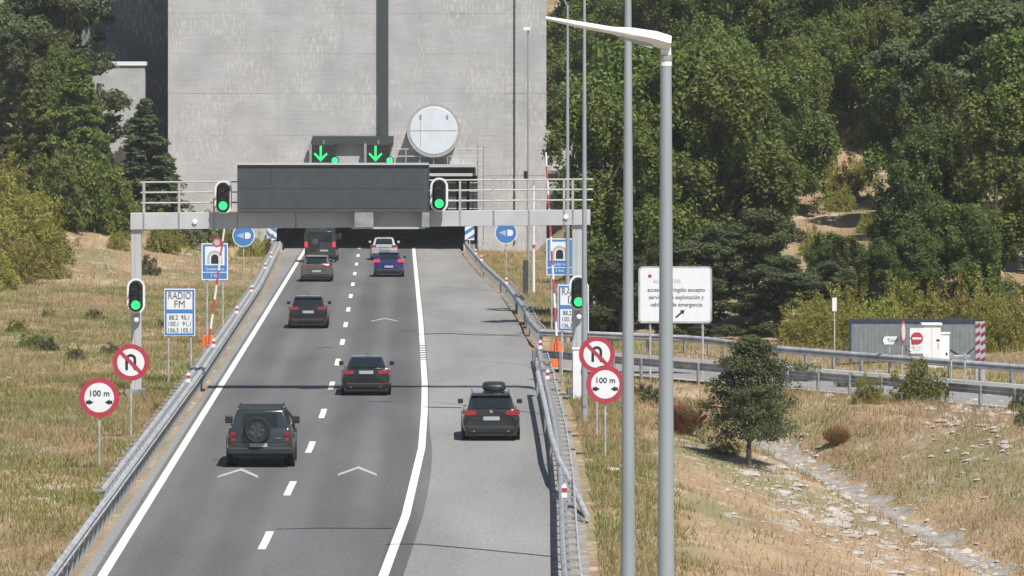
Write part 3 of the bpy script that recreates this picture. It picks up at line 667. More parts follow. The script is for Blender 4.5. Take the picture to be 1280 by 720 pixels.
def radio_sign(px0, px1, py0, py1, y, label):
    a, b_ = at(px0, py0, y), at(px1, py1, y); cx = (a.x + b_.x) / 2; gz = H(cx, y); w_ = b_.x - a.x; h = a.z - b_.z
    t = thing('road_sign', label, 'road sign', (cx, y, gz)); z0 = b_.z - gz
    for s in (-1, 1): post(t, s * w_ * .36, .06, -.3, z0 + h * .95, .04)
    MB().box(-w_ / 2, w_ / 2, -.015, .02, z0, z0 + h).build('plate', M['signw'], t, bevel=.01, seg=1)
    f = .035; bd = .07
    def ring(x0, x1, q0, q1):
        mb = MB()
        for A in ((x0, x1, q0, q0 + bd), (x0, x1, q1 - bd, q1), (x0, x0 + bd, q0 + bd, q1 - bd), (x1 - bd, x1, q0 + bd, q1 - bd)): mb.box(A[0], A[1], -.02, -.0155, A[2], A[3])
        mb.build('blue_border', M['blue'], t)
    zm = z0 + h * .52; ring(-w_ / 2 + f, w_ / 2 - f, z0 + f, zm); ring(-w_ / 2 + f, w_ / 2 - f, zm + .01, z0 + h - f)
    text('RADIO', .33 * w_, M['ink2'], t, (0, -.024, zm + h * .33), sx=.74); text('FM', .33 * w_, M['ink2'], t, (0, -.024, zm + h * .15), sx=.9)
    for k, s in enumerate(('88,2  95,1', '100,1  91,1', '106,3 105,1')): text(s, .2 * w_, M['ink2'], t, (0, -.024, zm - h * (.13 + .135 * k)), sx=.85, bold=.002)
radio_sign(205, 244, 361, 420, 204, 'blue and white RADIO FM sign on two posts on the left verge')
radio_sign(697, 736, 356, 414, 203, 'blue and white RADIO FM sign half hidden behind the right gantry leg')
def tunnel_sign(px0, px1, py0, py1, y, label):
    a, b_ = at(px0, py0, y), at(px1, py1, y); cx = (a.x + b_.x) / 2; gz = H(cx, y); w_ = b_.x - a.x; h = a.z - b_.z
    t = thing('road_sign', label, 'road sign', (cx, y, gz)); z0 = b_.z - gz
    for s in (-1, 1): post(t, s * w_ * .3, .06, -.3, z0 + h * .95, .045)
    MB().box(-w_ / 2, w_ / 2, -.015, .02, z0, z0 + h).build('plate', M['signw'], t)
    MB().box(-w_ / 2 + .05, w_ / 2 - .05, -.02, -.016, z0 + h * .225, z0 + h - .05).build('blue_field', M['blue'], t); MB().box(-w_ / 2 + .05, w_ / 2 - .05, -.02, -.016, z0 + .05, z0 + h * .2).build('blue_field', M['blue'], t)
    q0, q1 = z0 + h * .40, z0 + h * .91; MB().box(-w_ * .37, w_ * .37, -.025, -.021, q0, q1).build('white_square', M['signw'], t)
    def arch(r0, r1, mt, yy, nm):
        mb = MB(); n = 12; vs = []
        for rr in (r1, r0):
            vs.append((rr, yy, q0 + .04 * h))
            for k in range(n + 1): a_ = R(180 * k / n); vs.append((rr * math.cos(a_), yy, q0 + h * .2 + rr * math.sin(a_)))
            vs.append((-rr, yy, q0 + .04 * h))
        m_ = n + 3; mb.add(vs, [(i, i + 1, m_ + i + 1, m_ + i) for i in range(m_ - 1)]); mb.build(nm, mt, t)
    arch(.19 * w_, .29 * w_, M['inkl'], -.03, 'arch_symbol'); arch(.001, .14 * w_, M['ink'], -.03, 'tunnel_symbol')
    text('Guadarrama', .15 * w_, M['signw'], t, (0, -.025, z0 + h * .30), sx=.95); text('3 km', .17 * w_, M['signw'], t, (0, -.025, z0 + h * .125))
tunnel_sign(252, 285, 304, 350, 235, 'blue tunnel sign with white pictogram behind the left raised barrier')
tunnel_sign(683, 716, 298, 344, 241, 'blue tunnel sign with white pictogram behind the right raised barrier')

# restricted access board
a, b_ = at(798, 333, 208), at(890, 404, 208); cx = (a.x + b_.x) / 2; gz = H(cx, 208); w_ = b_.x - a.x; h = a.z - b_.z; z0 = b_.z - gz
t = thing('access_board', 'large white restricted access board on two posts by the service road', 'sign', (cx, 208, gz))
for s in (-.68, .75): post(t, s * w_ / 2, .07, -.3, z0 + h * .9, .045)
o = MB().prism([(x, q + z0 + h / 2) for x, q in oblong(w_, h, .16)], -.015, .02).build('frame', M['galv'], t)
MB().prism([(x, q + z0 + h / 2) for x, q in oblong(w_ - .14, h - .14, .11)], -.02, -.0155).build('panel', M['signw'], t)
text('autopistas', .30, M['inkl'], t, (-.33, -.024, z0 + h * .75), sx=.9)
MB().lathe([(.075, -.002), (.075, 0)], 'y', 10, (-1.0, -.022, z0 + h * .83)).build('red_emblem', M['red'], t)
for k, s in enumerate(('acceso restringido excepto', 'servicios de explotación y', 'vehículos de emergencia')): text(s, .235, M['ink'], t, (0.04, -.024, z0 + h * (.585 - .13 * k)), sx=.88, bold=.002)
c0 = Vector((.02, 0, z0 + h * .10)); d = Vector((.72, 0, .62)).normalized(); pn = Vector((-d.z, 0, d.x)); tip = c0 + d * .46
pts = [c0 + pn * .035, c0 - pn * .035, tip - d * .16 - pn * .035, tip - d * .16 - pn * .11, tip, tip - d * .16 + pn * .11, tip - d * .16 + pn * .035]
MB().add([(v.x, -.024, v.z) for v in pts], [tuple(range(7))]).build('arrow', M['ink'], t)

# raised barriers
def barrier(px, py, y, tip, label, box=True, disc=False):
    b0 = at(px, py, y); gz = H(b0.x, y); b0.z = gz; tp = at(tip[0], tip[1], y); t = thing('barrier', label, 'barrier', (b0.x, y, gz))
    if box:
        MB().prism([(-.27, 0), (.27, 0), (.27, .95), (.13, 1.12), (-.2, 1.12), (-.27, .95)], -.2, .2).build('housing', M['orange'], t, bevel=.03)
        MB().box(-.18, .18, -.212, -.202, .15, .75).build('door', M['orange'], t); MB().box(-.3, .3, -.28, .28, -.25, .03).build('plinth', M['conc2'], t); MB().box(-.1, .1, -.27, -.2, .7, 1.15).build('arm_clamp', M['orange'], t)
    st = Vector((0, -.24, .8 if box else 0)); e = Vector((tp.x - b0.x, -.24, tp.z - gz)); n = max(4, int((e - st).length / .55))
    for i in range(n):
        p0, p1 = st.lerp(e, i / n), st.lerp(e, (i + 1) / n); MB().tube(p0, p1, .055 * (1 - .35 * i / n), .055 * (1 - .35 * (i + 1) / n), 8).build('arm_band', M['white'] if i % 2 else M['redlt'], t)
    if disc:
        q = at(*disc, y); MB().lathe([(.2, -.01), (.2, .01)], 'y', 20, (q.x - b0.x, -.31, q.z - gz)).build('arm_disc', M['redlt'], t); MB().lathe([(.12, -.002), (.12, 0)], 'y', 16, (q.x - b0.x, -.322, q.z - gz)).build('disc_field', M['inkl'], t)
barrier(261, 448, 220, (281, 283), 'raised red and white barrier arm on an orange housing on the left verge', disc=(271.5, 303))
barrier(696.5, 459, 214, (682, 190), 'raised red and white barrier arm on an orange housing on the right verge')
p = gnd(667, 366); t = thing('white_pole', 'slim plain white pole beside the dark mast on the right verge', 'pole', (p.x, p.y, H(p.x, p.y)))
MB().tube((0, 0, -.1), (0, 0, 6.0), .085, .06, 8).build('shaft', M['white'], t); MB().box(-.1, .1, -.1, .1, 2.6, 2.75).build('collar', M['redlt'], t)
MB().tube((0, 0, 6.0), (0, 0, 6.25), .03, n=6).build('cap', M['galv_d'], t)

# lamp columns
def column(px, y, zbase, r0, z1, r1, label, name='lamp_column'):
    x = (px - VX) * y / F; t = thing(name, label, 'lamp column', (x, y, zbase))
    MB().tube((0, 0, -.2), (0, 0, z1 - zbase), r0, r1, 20).build('pole', M['pole'], t, smooth=40); MB().box(-r0 * 1.9, r0 * 1.9, -r0 * 1.9, r0 * 1.9, -.3, .03).build('base_plate', M['galv_d'], t)
    MB().box(-.06, .06, -r0 - .012, -r0 + .04, .5, .95).build('inspection_door', M['galv_d'], t)
    return t
t = column(832.5, 48, H(2.33, 48), .118, 11.68, .050, 'stout lamp column whose white luminaire slants off its top')
zz = 11.68 - t.location.z
def L(px, py): v = at(px, py, 48); return (v.x - t.location.x, v.z - t.location.z)
mb = MB(); secs = [((838, 54), .125, .07), ((820, 49), .135, .075), ((790, 42.5), .11, .06), ((765, 38), .06, .035), ((720, 30), .05, .03), ((682, 22.5), .03, .016)]
vs = []
for (px, py), wy, hz_ in secs:
    x, z = L(px, py)
    for k in range(10): a = R(36 * k); vs.append((x + .0 + .12 * hz_ * math.sin(a), wy * math.cos(a), z + hz_ * math.sin(a)))
fs = [(i * 10 + k, i * 10 + (k + 1) % 10, (i + 1) * 10 + (k + 1) % 10, (i + 1) * 10 + k) for i in range(len(secs) - 1) for k in range(10)] + [tuple(range(10)), tuple(range((len(secs) - 1) * 10, len(secs) * 10))]
lum = mb.add(vs, fs).build('luminaire', M['lumin'], t, smooth=60)
x, z = L(815, 58); x2, z2 = L(775, 47); MB().hexa([(x2, -.05, z2 - .005), (x, -.09, z - .02), (x, .09, z - .02), (x2, .05, z2 - .005)], [(x2, -.05, z2 + .02), (x, -.09, z + .03), (x, .09, z + .03), (x2, .05, z2 + .02)]).build('lens', M['inkl'], lum)
MB().path([(0, 0, zz - .1), (0, 0, zz + .02), (.01, 0, zz + .16)], [.054, .05, .03], 10).build('bracket', M['lumin'], t)
MB().tube((0, 0, zz - .05), (0, 0, zz - .0), .058, n=16).build('collar', M['galv_d'], t)
c1 = column(785, 85, H(3.5, 85), .145, 14.6, .042, 'slender lamp column standing right beside the stout column with the luminaire')
MB().path([(0, 0, 14.5 - c1.location.z), (-.3, 0, 15.2 - c1.location.z), (-1.6, 0, 15.5 - c1.location.z)], .035, 8).build('arm', M['pole'], c1); MB().box(-2.3, -1.55, -.14, .14, 15.4 - c1.location.z, 15.52 - c1.location.z).build('luminaire', M['lumin'], c1, bevel=.03)
for px, y, lab in ((730.5, 181, 'tall lamp column in front of the right gantry leg'), (709.5, 236, 'tall lamp column behind the gantry next to the right RADIO FM sign')):
    x = (px - VX) * y / F; c2_ = column(px, y, H(x, y), .115, 15.0, .045, lab)
    hh = 15.0 - c2_.location.z
    MB().path([(0, 0, hh - .1), (-.3, 0, hh + .6), (-1.6, 0, hh + .9)], .035, 8).build('arm', M['pole'], c2_); MB().box(-2.3, -1.55, -.14, .14, hh + .8, hh + .92).build('luminaire', M['lumin'], c2_, bevel=.03)

# ------------------------------------------------------------------ things by the service road
ys = 216.0
a, b_ = at(1063, 0, ys).x, at(1222, 0, ys).x; zt = at(0, 402, ys).z; gz = H((a + b_) / 2, ys)
t = thing('metal_screen', 'long grey corrugated metal screen with dark blue frame by the service road', 'screen', ((a + b_) / 2, ys, gz)); w_ = b_ - a; h = zt - gz
npan = 6; M['sheet'] = mat('grey sheet metal', (.21, .235, .25), .5, .2, var=.12)
for i in range(npan):
    x0 = -w_ / 2 + w_ * i / npan; mb = MB(); k = 9; vs = []; 
    for j in range(k + 1):
        yy = .006 if j % 2 else -.006; xx = x0 + (w_ / npan) * j / k
        vs += [(xx, yy, .1), (xx, yy, h)]
    mb.add(vs, [(2 * j, 2 * j + 2, 2 * j + 3, 2 * j + 1) for j in range(k)]); o = mb.build('sheet', M['sheet'], t); o.modifiers.new('s', 'SOLIDIFY').thickness = .01
M['navy'] = mat('dark blue frame', (.03, .05, .09), .5, var=.1)
MB().box(-w_ / 2 - .05, w_ / 2, -.07, .07, h + .002, h + .12).build('top_rail', M['navy'], t); MB().box(-w_ / 2 - .06, -w_ / 2 + .04, -.09, .05, -.3, h).build('post', M['navy'], t)
for i in range(1, 4): xx = -w_ / 2 + w_ * i / 3; MB().box(xx - .05, xx + .05, .04, .12, -.3, h).build('post', M['navy'], t)
MB().tube((-w_ / 2 - .7, -.3, 0), (-w_ / 2, 0, h * .6), .035, n=6).build('brace', M['navy'], t); MB().tube((-w_ / 2 - .7, -.3, 0), (-w_ / 2 - .7, -.3, .9), .035, n=6).build('brace', M['navy'], t)
def Sx(px, y): return (px - VX) * y / F
y = 213.5; x = Sx(1164, y); t = thing('service_cabinet', 'tall white service cabinet with overhanging lid in front of the metal screen', 'cabinet', (x, y, H(x, y)))
MB().box(-.36, .36, -.25, .25, -.2, 1.68).build('case', M['white'], t, bevel=.02); MB().box(-.42, .42, -.31, .31, 1.682, 1.78).build('lid', M['white'], t, bevel=.02); MB().box(.18, .32, -.262, -.252, 1.05, 1.12).build('lock', M['black'], t); MB().box(.24, .28, -.262, -.252, .75, .98).build('handle', M['inkl'], t)
MB().box(-.008, .008, -.256, -.25, .1, 1.6).build('door_gap', M['inkl'], t)
y = 213.8; x = Sx(1180, y); t = thing('service_cabinet', 'short narrow white cabinet beside the tall white cabinet', 'cabinet', (x, y, H(x, y)))
MB().box(-.2, .2, -.2, .2, -.2, 1.35).build('case', M['white'], t, bevel=.02); MB().box(-.23, .23, -.23, .23, 1.352, 1.42).build('lid', M['white'], t); MB().box(.05, .12, -.212, -.202, .5, .6).build('lock', M['black'], t)
y = 212.5; x = Sx(1146, y); t = thing('road_sign', 'white plate with a round red no entry sign beside the tall white cabinet', 'road sign', (x, y, H(x, y))); zc = at(0, 423, y).z - t.location.z; zb_ = at(0, 442, y).z - t.location.z
post(t, 0, .06, -.3, zc + .2, .03)
MB().box(-.28, .28, -.012, .012, zb_, zc + .42).build('plate', M['signw'], t); MB().lathe([(.25, -.02), (.25, -.013)], 'y', 28, (0, 0, zc)).build('red_disc', M['red'], t); MB().box(-.18, .18, -.026, -.021, zc - .04, zc + .04).build('white_bar', M['signw'], t)
text('PROHIBIDO', .085, M['inkl'], t, (0, -.016, zc - .36)); text('EL PASO', .085, M['inkl'], t, (0, -.016, zc - .47))
y = 209.5; x = Sx(1115, y); t = thing('direction_sign', 'small white arrow-shaped direction sign pointing left on a post', 'sign', (x, y, H(x, y))); zc = at(0, 425.5, y).z - t.location.z
post(t, -.1, .05, -.3, zc, .035); MB().prism([(-.43, zc), (-.33, zc - .16), (.43, zc - .16), (.43, zc + .16), (-.33, zc + .16)], -.012, .012).build('plate', M['signw'], t); MB().prism([(-.43, zc), (-.33, zc - .16), (-.30, zc - .16), (-.38, zc), (-.30, zc + .16), (-.33, zc + .16)], -.017, -.013).build('dark_border', M['ink'], t); text('Túnel', .19, M['ink2'], t, (.03, -.02, zc))
y = 209; x = Sx(1129, y); t = thing('road_sign', 'round sign seen edge-on beside the arrow-shaped direction sign', 'road sign', (x, y, H(x, y)), R(72)); zc = at(0, 415, y).z - t.location.z
post(t, 0, .05, -.3, zc, .035); MB().lathe([(.45, -.012), (.45, .012)], 'y', 28, (0, 0, zc)).build('disc', M['red'], t); MB().lathe([(.33, -.018), (.33, -.013)], 'y', 28, (0, 0, zc)).build('field', M['signw'], t)
y = 205; x = Sx(1225, y); t = thing('striped_post', 'red and white striped bollard board at the end of the service road rail', 'marker', (x, y, H(x, y))); zt = at(0, 402, y).z - t.location.z; zb_ = at(0, 455, y).z - t.location.z
M['duskw'] = mat('dusty white band', (.42, .40, .42), .6, var=.1); M['maroon'] = mat('faded dark red', (.20, .03, .06), .6, var=.15)
MB().box(-.19, .19, -.14, .14, -.2, zt).build('body', M['duskw'], t)
for fx0, fx1 in ((-.19, -.01), (.01, .19)):
    for k in range(5):
        z = zb_ + .05 + k * (zt - zb_) / 5; MB().add([(fx0, -.146, z), (fx1, -.146, z + .1), (fx1, -.146, z + .25), (fx0, -.146, z + .15)], [(0, 1, 2, 3)]).build('stripe', M['maroon'], t)
y = 214; x = Sx(1043, y); t = thing('marker_pole', 'thin grey pole topped by a narrow white plate left of the metal screen', 'pole', (x, y, H(x, y))); zt = at(0, 372, y).z - t.location.z
post(t, 0, 0, -.3, zt - .1, .03); MB().box(-.09, .09, -.05, -.035, zt - .55, zt).build('plate', M['signw'], t)
for px in (1189, 1206):
    y = 203; x = Sx(px, y); t = thing('slim_post', 'slim grey steel post standing by the guardrail below the striped marker', 'post', (x, y, H(x, y)), 0, 'slim posts by the service road'); MB().tube((0, 0, -.2), (0, 0, 1.15), .035, n=8).build('shaft', M['galv'], t); MB().box(-.07, .07, -.06, .06, 1.0, 1.2).build('cap', M['galv_d'], t)
y = 212; x = Sx(1203, y); t = thing('parked_scooter', 'small dark machine with raised handle in front of the metal screen', 'machine', (x, y, H(x, y)))
MB().box(-.4, .3, -.2, .2, .25, .55).build('body', M['galv_d'], t, bevel=.05); MB().tube((.1, 0, .5), (.75, 0, 1.05), .03, n=6).build('handle', M['black'], t); MB().tube((-.1, 0, .5), (-.5, 0, .75), .04, n=6).build('handle', M['black'], t)
for sx in (-.3, .25): MB().lathe([(.14, -.06), (.16, 0), (.14, .06)], 'y', 16, (sx, 0, .16)).build('wheel', M['tyre'], t)

# ------------------------------------------------------------------ vehicles (rear at y=0, front at y=L)
def loft(stations, ring):
    mb = MB(); vs = []; m = None
    for s in stations:
        half = ring(s); pts = half + [(-x, z) for x, z in reversed(half) if x > 1e-6]
        m = len(pts); vs += [(x, s[0], z) for x, z in pts]
    n = len(stations)
    fs = [(i * m + k, i * m + (k + 1) % m, (i + 1) * m + (k + 1) % m, (i + 1) * m + k) for i in range(n - 1) for k in range(m)]
    fs += [tuple(range(m)), tuple(range((n - 1) * m, n * m))]
    return mb.add(vs, fs)
def body_ring(s):
    y, w_, zb, zt = s; h = zt - zb
    return [(0, zb), (w_ * .84, zb), (w_ * .95, zb + .07), (w_, zb + h * .38), (w_ * .995, zb + h * .62), (w_ * .965, zt - .09), (w_ * .91, zt - .025), (w_ * .80, zt), (0, zt + .015)]
tyre_me = {}
def wheel(t, x, y, r, wd=.22):
    k = (round(r, 3), wd)
    if k not in tyre_me:
        tyre_me[k] = (MB().lathe([(r * .62, -wd / 2), (r * .93, -wd / 2), (r, -wd / 2 + .03), (r, wd / 2 - .03), (r * .93, wd / 2), (r * .62, wd / 2)], 'x', 26).mesh('tyre', M['tyre'], 40), MB().lathe([(0, -wd / 2 + .03), (r * .3, -wd / 2 + .02), (r * .62, -wd / 2 + .01), (r * .62, wd / 2 - .01), (r * .3, wd / 2 - .02), (0, wd / 2 - .03)], 'x', 26).mesh('rim', M['rim'], 40))
    wo = bpy.data.objects.new('wheel', tyre_me[k][0]); col.objects.link(wo); wo.parent = t; wo.location = (x, y, r)
    link('rim', tyre_me[k][1], wo)
def quad_patch(P, inset, off, name, mt, t, nu=4, nv=3, bow=0.0):   # P: bl, br, tr, tl; rounded window patch standing off the face
    bl, br, tr_, tl = [Vector(p) for p in P]; nrm = (br - bl).cross(tl - bl).normalized()
    def S(u, v): return bl.lerp(br, u).lerp(tl.lerp(tr_, u), v) + nrm * (off + bow * (1 - (2 * u - 1) ** 2))
    iu, iv = inset; mb = MB(); vs = []
    us = [iu + (1 - 2 * iu) * i / nu for i in range(nu + 1)]; vv = [iv + (1 - 2 * iv) * j / nv for j in range(nv + 1)]
    for j, v in enumerate(vv):
        for u in us: vs.append(S(u, v))
    fs = [(j * (nu + 1) + i, j * (nu + 1) + i + 1, (j + 1) * (nu + 1) + i + 1, (j + 1) * (nu + 1) + i) for j in range(nv) for i in range(nu)]
    o = mb.add(vs, fs).build(name, mt, t, smooth=60); return o
def car(name, label, cat, px, py, W, Hh, Lc, paint, belt, tail, y_rear_glass, y_roof0, y_roof1, y_ws, zb=.22, deck=None, plate_z=.8, tail_z=.85, tail_sz=(.32, .14), lit=False, wr=.33, roof_w=.72, cab_w=.9, rails=False, spoiler=False, yaw=0, hood=.95, Y=None, bumper_trim=True, mirror_z=None, badge=False, exhaust=True, tail_bar=False):
    g = gnd(px, py); 
    if Y: g.y = Y; g.x = (px - VX) * Y / F
    t = thing(name, label, cat, (g.x, g.y, .012), yaw); hw = W / 2; dk = deck or belt
    st = [(0.0, hw * .83, zb + .12, tail), (.03, hw * .91, zb + .05, tail + .015), (.10, hw * .965, zb + .02, dk - .02), (.28, hw * .99, zb, dk), (.7, hw, zb - .02, dk), (y_rear_glass + .25, hw, zb - .02, belt), (Lc * .5, hw, zb - .02, belt), (y_ws - .1, hw, zb - .02, belt), (y_ws + .15, hw * .995, zb - .02, belt - .02), (Lc * .86, hw * .975, zb, belt - .1), (Lc - .25, hw * .93, zb + .02, belt * hood - .2), (Lc - .06, hw * .86, zb + .06, belt * hood - .32), (Lc, hw * .74, zb + .12, belt * hood - .45)]
    st = sorted(st); loft(st, body_ring).build('body', paint, t, smooth=42)
    # cabin
    cw, rw = hw * cab_w, hw * roof_w; zB = belt - .03; zd0 = dk - .03
    cabv = lambda: None
    rows_ = [(y_rear_glass, cw * .94, zd0), (y_rear_glass + .10, cw, zd0), (y_ws, cw, zB)]
    mb = MB(); N = 5
    bot = [(-cw * .94, y_rear_glass, zd0), (cw * .94, y_rear_glass, zd0), (cw * .93, y_ws, zB), (-cw * .93, y_ws, zB)]
    zr = Hh - .05
    top = [(-rw * .96, y_roof0, zr), (rw * .96, y_roof0, zr), (rw * .94, y_roof1, zr - .01), (-rw * .94, y_roof1, zr - .01)]
    mb.hexa(bot, top); mb.build('cabin', paint, t, bevel=.07, seg=3, smooth=50)
    rmb = loft([(y_roof0 - .02, rw * .88, zr - .03, zr + .0), (y_roof0 + .12, rw * .95, zr - .03, zr + .028), ((y_roof0 + y_roof1) / 2, rw * .96, zr - .03, zr + .05), (y_roof1 - .1, rw * .94, zr - .03, zr + .02), (y_roof1 + .02, rw * .86, zr - .04, zr - .01)], lambda s: [(0, s[2]), (s[1], s[2]), (s[1] * .97, (s[2] + s[3]) / 2), (s[1] * .8, s[3] - .006), (0, s[3])])
    rmb.build('roof', paint, t, smooth=50)
    quad_patch([bot[0], bot[1], top[1], top[0]], (.10, .12), .012, 'rear_window', M['glass'], t, bow=.02)
    quad_patch([bot[2], bot[3], top[3], top[2]], (.08, .1), .012, 'windscreen', M['glass'], t, bow=.03)
    for s in (1, -1):
        A = [bot[1], bot[2], top[2], top[1]] if s == 1 else [bot[3], bot[0], top[0], top[3]]
        quad_patch(A, (.08, .15), .012, 'side_window', M['glass'], t, 6, 2, .01)
        sx = s * hw
        # lamps hug the corner
        tw, th = tail_sz; lm = M['tail_on'] if lit else M['tail']
        mbt = MB(); yb = -.035
        xi, xo = s * (hw * .90 - tw), s * hw * .90
        mbt.hexa([(xi, yb, tail_z - th / 2), (xo, yb + .03, tail_z - th / 2), (xo, yb + .08, tail_z - th / 2), (xi, yb + .08, tail_z - th / 2)], [(xi, yb + .008, tail_z + th / 2), (xo, yb + .035, tail_z + th / 2), (xo, yb + .08, tail_z + th / 2), (xi, yb + .08, tail_z + th / 2)])
        mbt.hexa([(xo, yb + .03, tail_z - th / 2), (s * hw * 1.003, .26, tail_z - th / 2 + .02), (s * hw * .9, .26, tail_z - th / 2 + .02), (xo, yb + .08, tail_z - th / 2)], [(xo, yb + .035, tail_z + th / 2), (s * hw * .995, .28, tail_z + th / 2), (s * hw * .9, .28, tail_z + th / 2), (xo, yb + .08, tail_z + th / 2)])
        mbt.build('tail_light', lm, t)
        MB().box(s * hw * .72 - .09, s * hw * .72 + .09, -.012, .06, zb + .2, zb + .24).build('reflector', M['tail'], t)
        mz = mirror_z or belt + .06
        mb2 = MB(); x0, x1 = sorted((s * hw * .95, s * (hw + .13))); mb2.box(x0, x1, y_ws - .62, y_ws - .52, mz, mz + .15); mb2.build('mirror', paint, t, bevel=.03)
        for yy in (.78, Lc - .88):
            wheel(t, s * (hw - .115), yy, wr)
            MB().lathe([(0, -.004), (wr + .06, -.004), (wr + .06, .012), (0, .012)], 'x', 24, (s * (hw - .0), yy, wr + .02)).build('wheel_arch', M['trim'], t)
        if rails:
            MB().path([(s * rw * .9, y_roof0 + .25, zr + .03), (s * rw * .9, y_roof0 + .35, zr + .09), (s * rw * .9, y_roof1 - .3, zr + .09), (s * rw * .9, y_roof1 - .2, zr + .03)], .018, 6).build('roof_rail', M['chrome'], t)
        if exhaust: MB().tube((s * hw * .6, -.015, zb + .1), (s * hw * .6, .1, zb + .1), .035, n=10).build('exhaust', M['chrome'], t)
    MB().box(-hw * .8, hw * .8, -.022, .06, zb + .1, zb + .19 + .05).build('bumper_trim', M['trim'], t, bevel=.02)
    MB().box(-hw * .9, hw * .9, .05, Lc - .2, zb - .06, zb + .1).build('underbody', M['trim'], t)
    MB().box(-.27, .27, -.03, .03, plate_z - .06, plate_z + .06).build('number_plate', M['plate'], t); MB().box(-.27, -.235, -.034, -.0305, plate_z - .06, plate_z + .06).build('plate_band', M['blue'], t)
    MB().box(-.42, .42, -.016, .03, plate_z + .075, plate_z + .1).build('plate_trim', M['trim'], t)
    MB().box(-hw * .84, hw * .84, -.008, .03, tail - .34 if tail > .95 else tail - .3, tail - .33 if tail > .95 else tail - .29).build('hatch_gap', M['ink'], t)
    if badge: MB().lathe([(.055, -.01), (.055, 0)], 'y', 16, (0, -.012, tail - .06)).build('badge', M['chrome'], t)
    if spoiler: MB().hexa([(-rw * .92, y_roof0 - .16, zr - .05), (rw * .92, y_roof0 - .16, zr - .05), (rw * .92, y_roof0 + .1, zr), (-rw * .92, y_roof0 + .1, zr)], [(-rw * .92, y_roof0 - .18, zr - .02), (rw * .92, y_roof0 - .18, zr - .02), (rw * .92, y_roof0 + .1, zr + .045), (-rw * .92, y_roof0 + .1, zr + .045)]).build('spoiler', paint, t, bevel=.015)
    MB().tube((0, y_roof0 + .2, zr + .03), (0, y_roof0 + .05, zr + .18), .008, n=5).build('aerial', M['black'], t)
    MB().box(-.25, .1, y_rear_glass - .0, y_rear_glass + .02, dk + .03, dk + .045).build('wiper', M['black'], t)
    return t
# 1. black saloon in the middle lane
car('car', 'black saloon car in the right traffic lane below the gantry', 'car', 457.5, 495, 1.80, 1.40, 4.55, M['p_black'], .93, .96, .42, 1.05, 2.35, 3.15, deck=.98, plate_z=.86, tail_z=.86, tail_sz=(.36, .13), roof_w=.68, cab_w=.88)
# 2. dark estate with roof box on the wide right shoulder
t = car('car', 'dark grey car carrying a black roof box on the wide right shoulder', 'car', 614, 551.5, 1.84, 1.50, 4.6, M['p_vw'], .98, 1.0, .14, .62, 2.6, 3.3, plate_z=.72, tail_z=.90, tail_sz=(.34, .15), lit=False, roof_w=.72, rails=True, spoiler=True, badge=True)
rb = thing('roof_box', 'black roof box on the dark grey car on the right shoulder', 'roof box', t.location + Vector((0.12, 1.0, 1.53)))
loft([(0, .22, .06, .26), (.06, .33, .03, .34), (.3, .4, .0, .38), (1.2, .41, .0, .38), (1.7, .36, .02, .32), (2.0, .18, .06, .2)], lambda s: [(0, s[2]), (s[1] * .8, s[2]), (s[1], s[2] + .1), (s[1] * .93, s[3] - .07), (s[1] * .7, s[3]), (0, s[3] + .01)]).build('shell', M['black'], rb, smooth=50)
rb.scale = (.95, 1, .66)
MB().box(-.36, .36, .3, .36, -.06, .0).build('crossbar', M['galv_d'], rb); MB().box(-.36, .36, 1.3, 1.36, -.06, .0).build('crossbar', M['galv_d'], rb); MB().lathe([(.03, -.012), (.03, 0)], 'y', 10, (.12, -.0, .24)).build('lock', M['chrome'], rb)
# 3. charcoal hatchback
car('car', 'charcoal car in the left lane just before the gantry signs, right behind the grey one', 'car', 385, 411, 1.86, 1.50, 4.4, M['p_char'], .97, 1.0, .14, .62, 2.5, 3.2, plate_z=.78, tail_z=.95, tail_sz=(.40, .14), spoiler=True, roof_w=.72)
# 4. grey car
car('car', 'grey hatchback in the left lane close behind the dark van', 'car', 395.5, 352.5, 1.84, 1.52, 4.4, M['p_grey'], 1.0, 1.0, .12, .55, 2.5, 3.2, plate_z=.62, tail_z=.92, tail_sz=(.5, .10), spoiler=True, roof_w=.74, lit=False)
# 5. blue car
car('car', 'blue hatchback in the right lane entering behind the silver car', 'car', 486, 346.5, 1.80, 1.50, 4.2, M['p_blue'], .98, 1.0, .12, .55, 2.45, 3.1, plate_z=.62, tail_z=.96, tail_sz=(.28, .16), lit=True, spoiler=True, roof_w=.70)
# 6. silver-white car at the mouth
car('car', 'silver white car about to enter the tunnel in the right lane', 'car', 480, 325.5, 1.78, 1.48, 4.3, M['p_white'], .98, 1.0, .14, .6, 2.45, 3.1, plate_z=.75, tail_z=.92, tail_sz=(.3, .14), roof_w=.70)
# 7. Off-road wagon with spare wheel
g = gnd(325, 585); t = thing('off_road_car', 'dark boxy off-road car with a spare wheel on its rear door', 'car', (g.x, g.y, .012)); hw = .985
loft([(0, hw * .88, .42, 1.16), (.04, hw * .96, .40, 1.18), (.15, hw, .38, 1.19), (3.1, hw, .38, 1.17), (3.5, hw, .38, 1.15), (4.3, hw * .97, .40, 1.08), (4.55, hw * .9, .45, .98)], lambda s: [(0, s[2]), (s[1] * .9, s[2]), (s[1], s[2] + .12), (s[1], s[3] - .1), (s[1] * .96, s[3] - .02), (s[1] * .88, s[3]), (0, s[3] + .01)]).build('body', M['p_def'], t, smooth=42)
bot = [(-hw * .90, .03, 1.1), (hw * .90, .03, 1.1), (hw * .90, 3.25, 1.1), (-hw * .90, 3.25, 1.1)]; top = [(-hw * .70, .22, 1.72), (hw * .70, .22, 1.72), (hw * .70, 2.75, 1.72), (-hw * .70, 2.75, 1.72)]
MB().hexa(bot, top).build('cabin', M['p_def'], t, bevel=.06, seg=3, smooth=50)
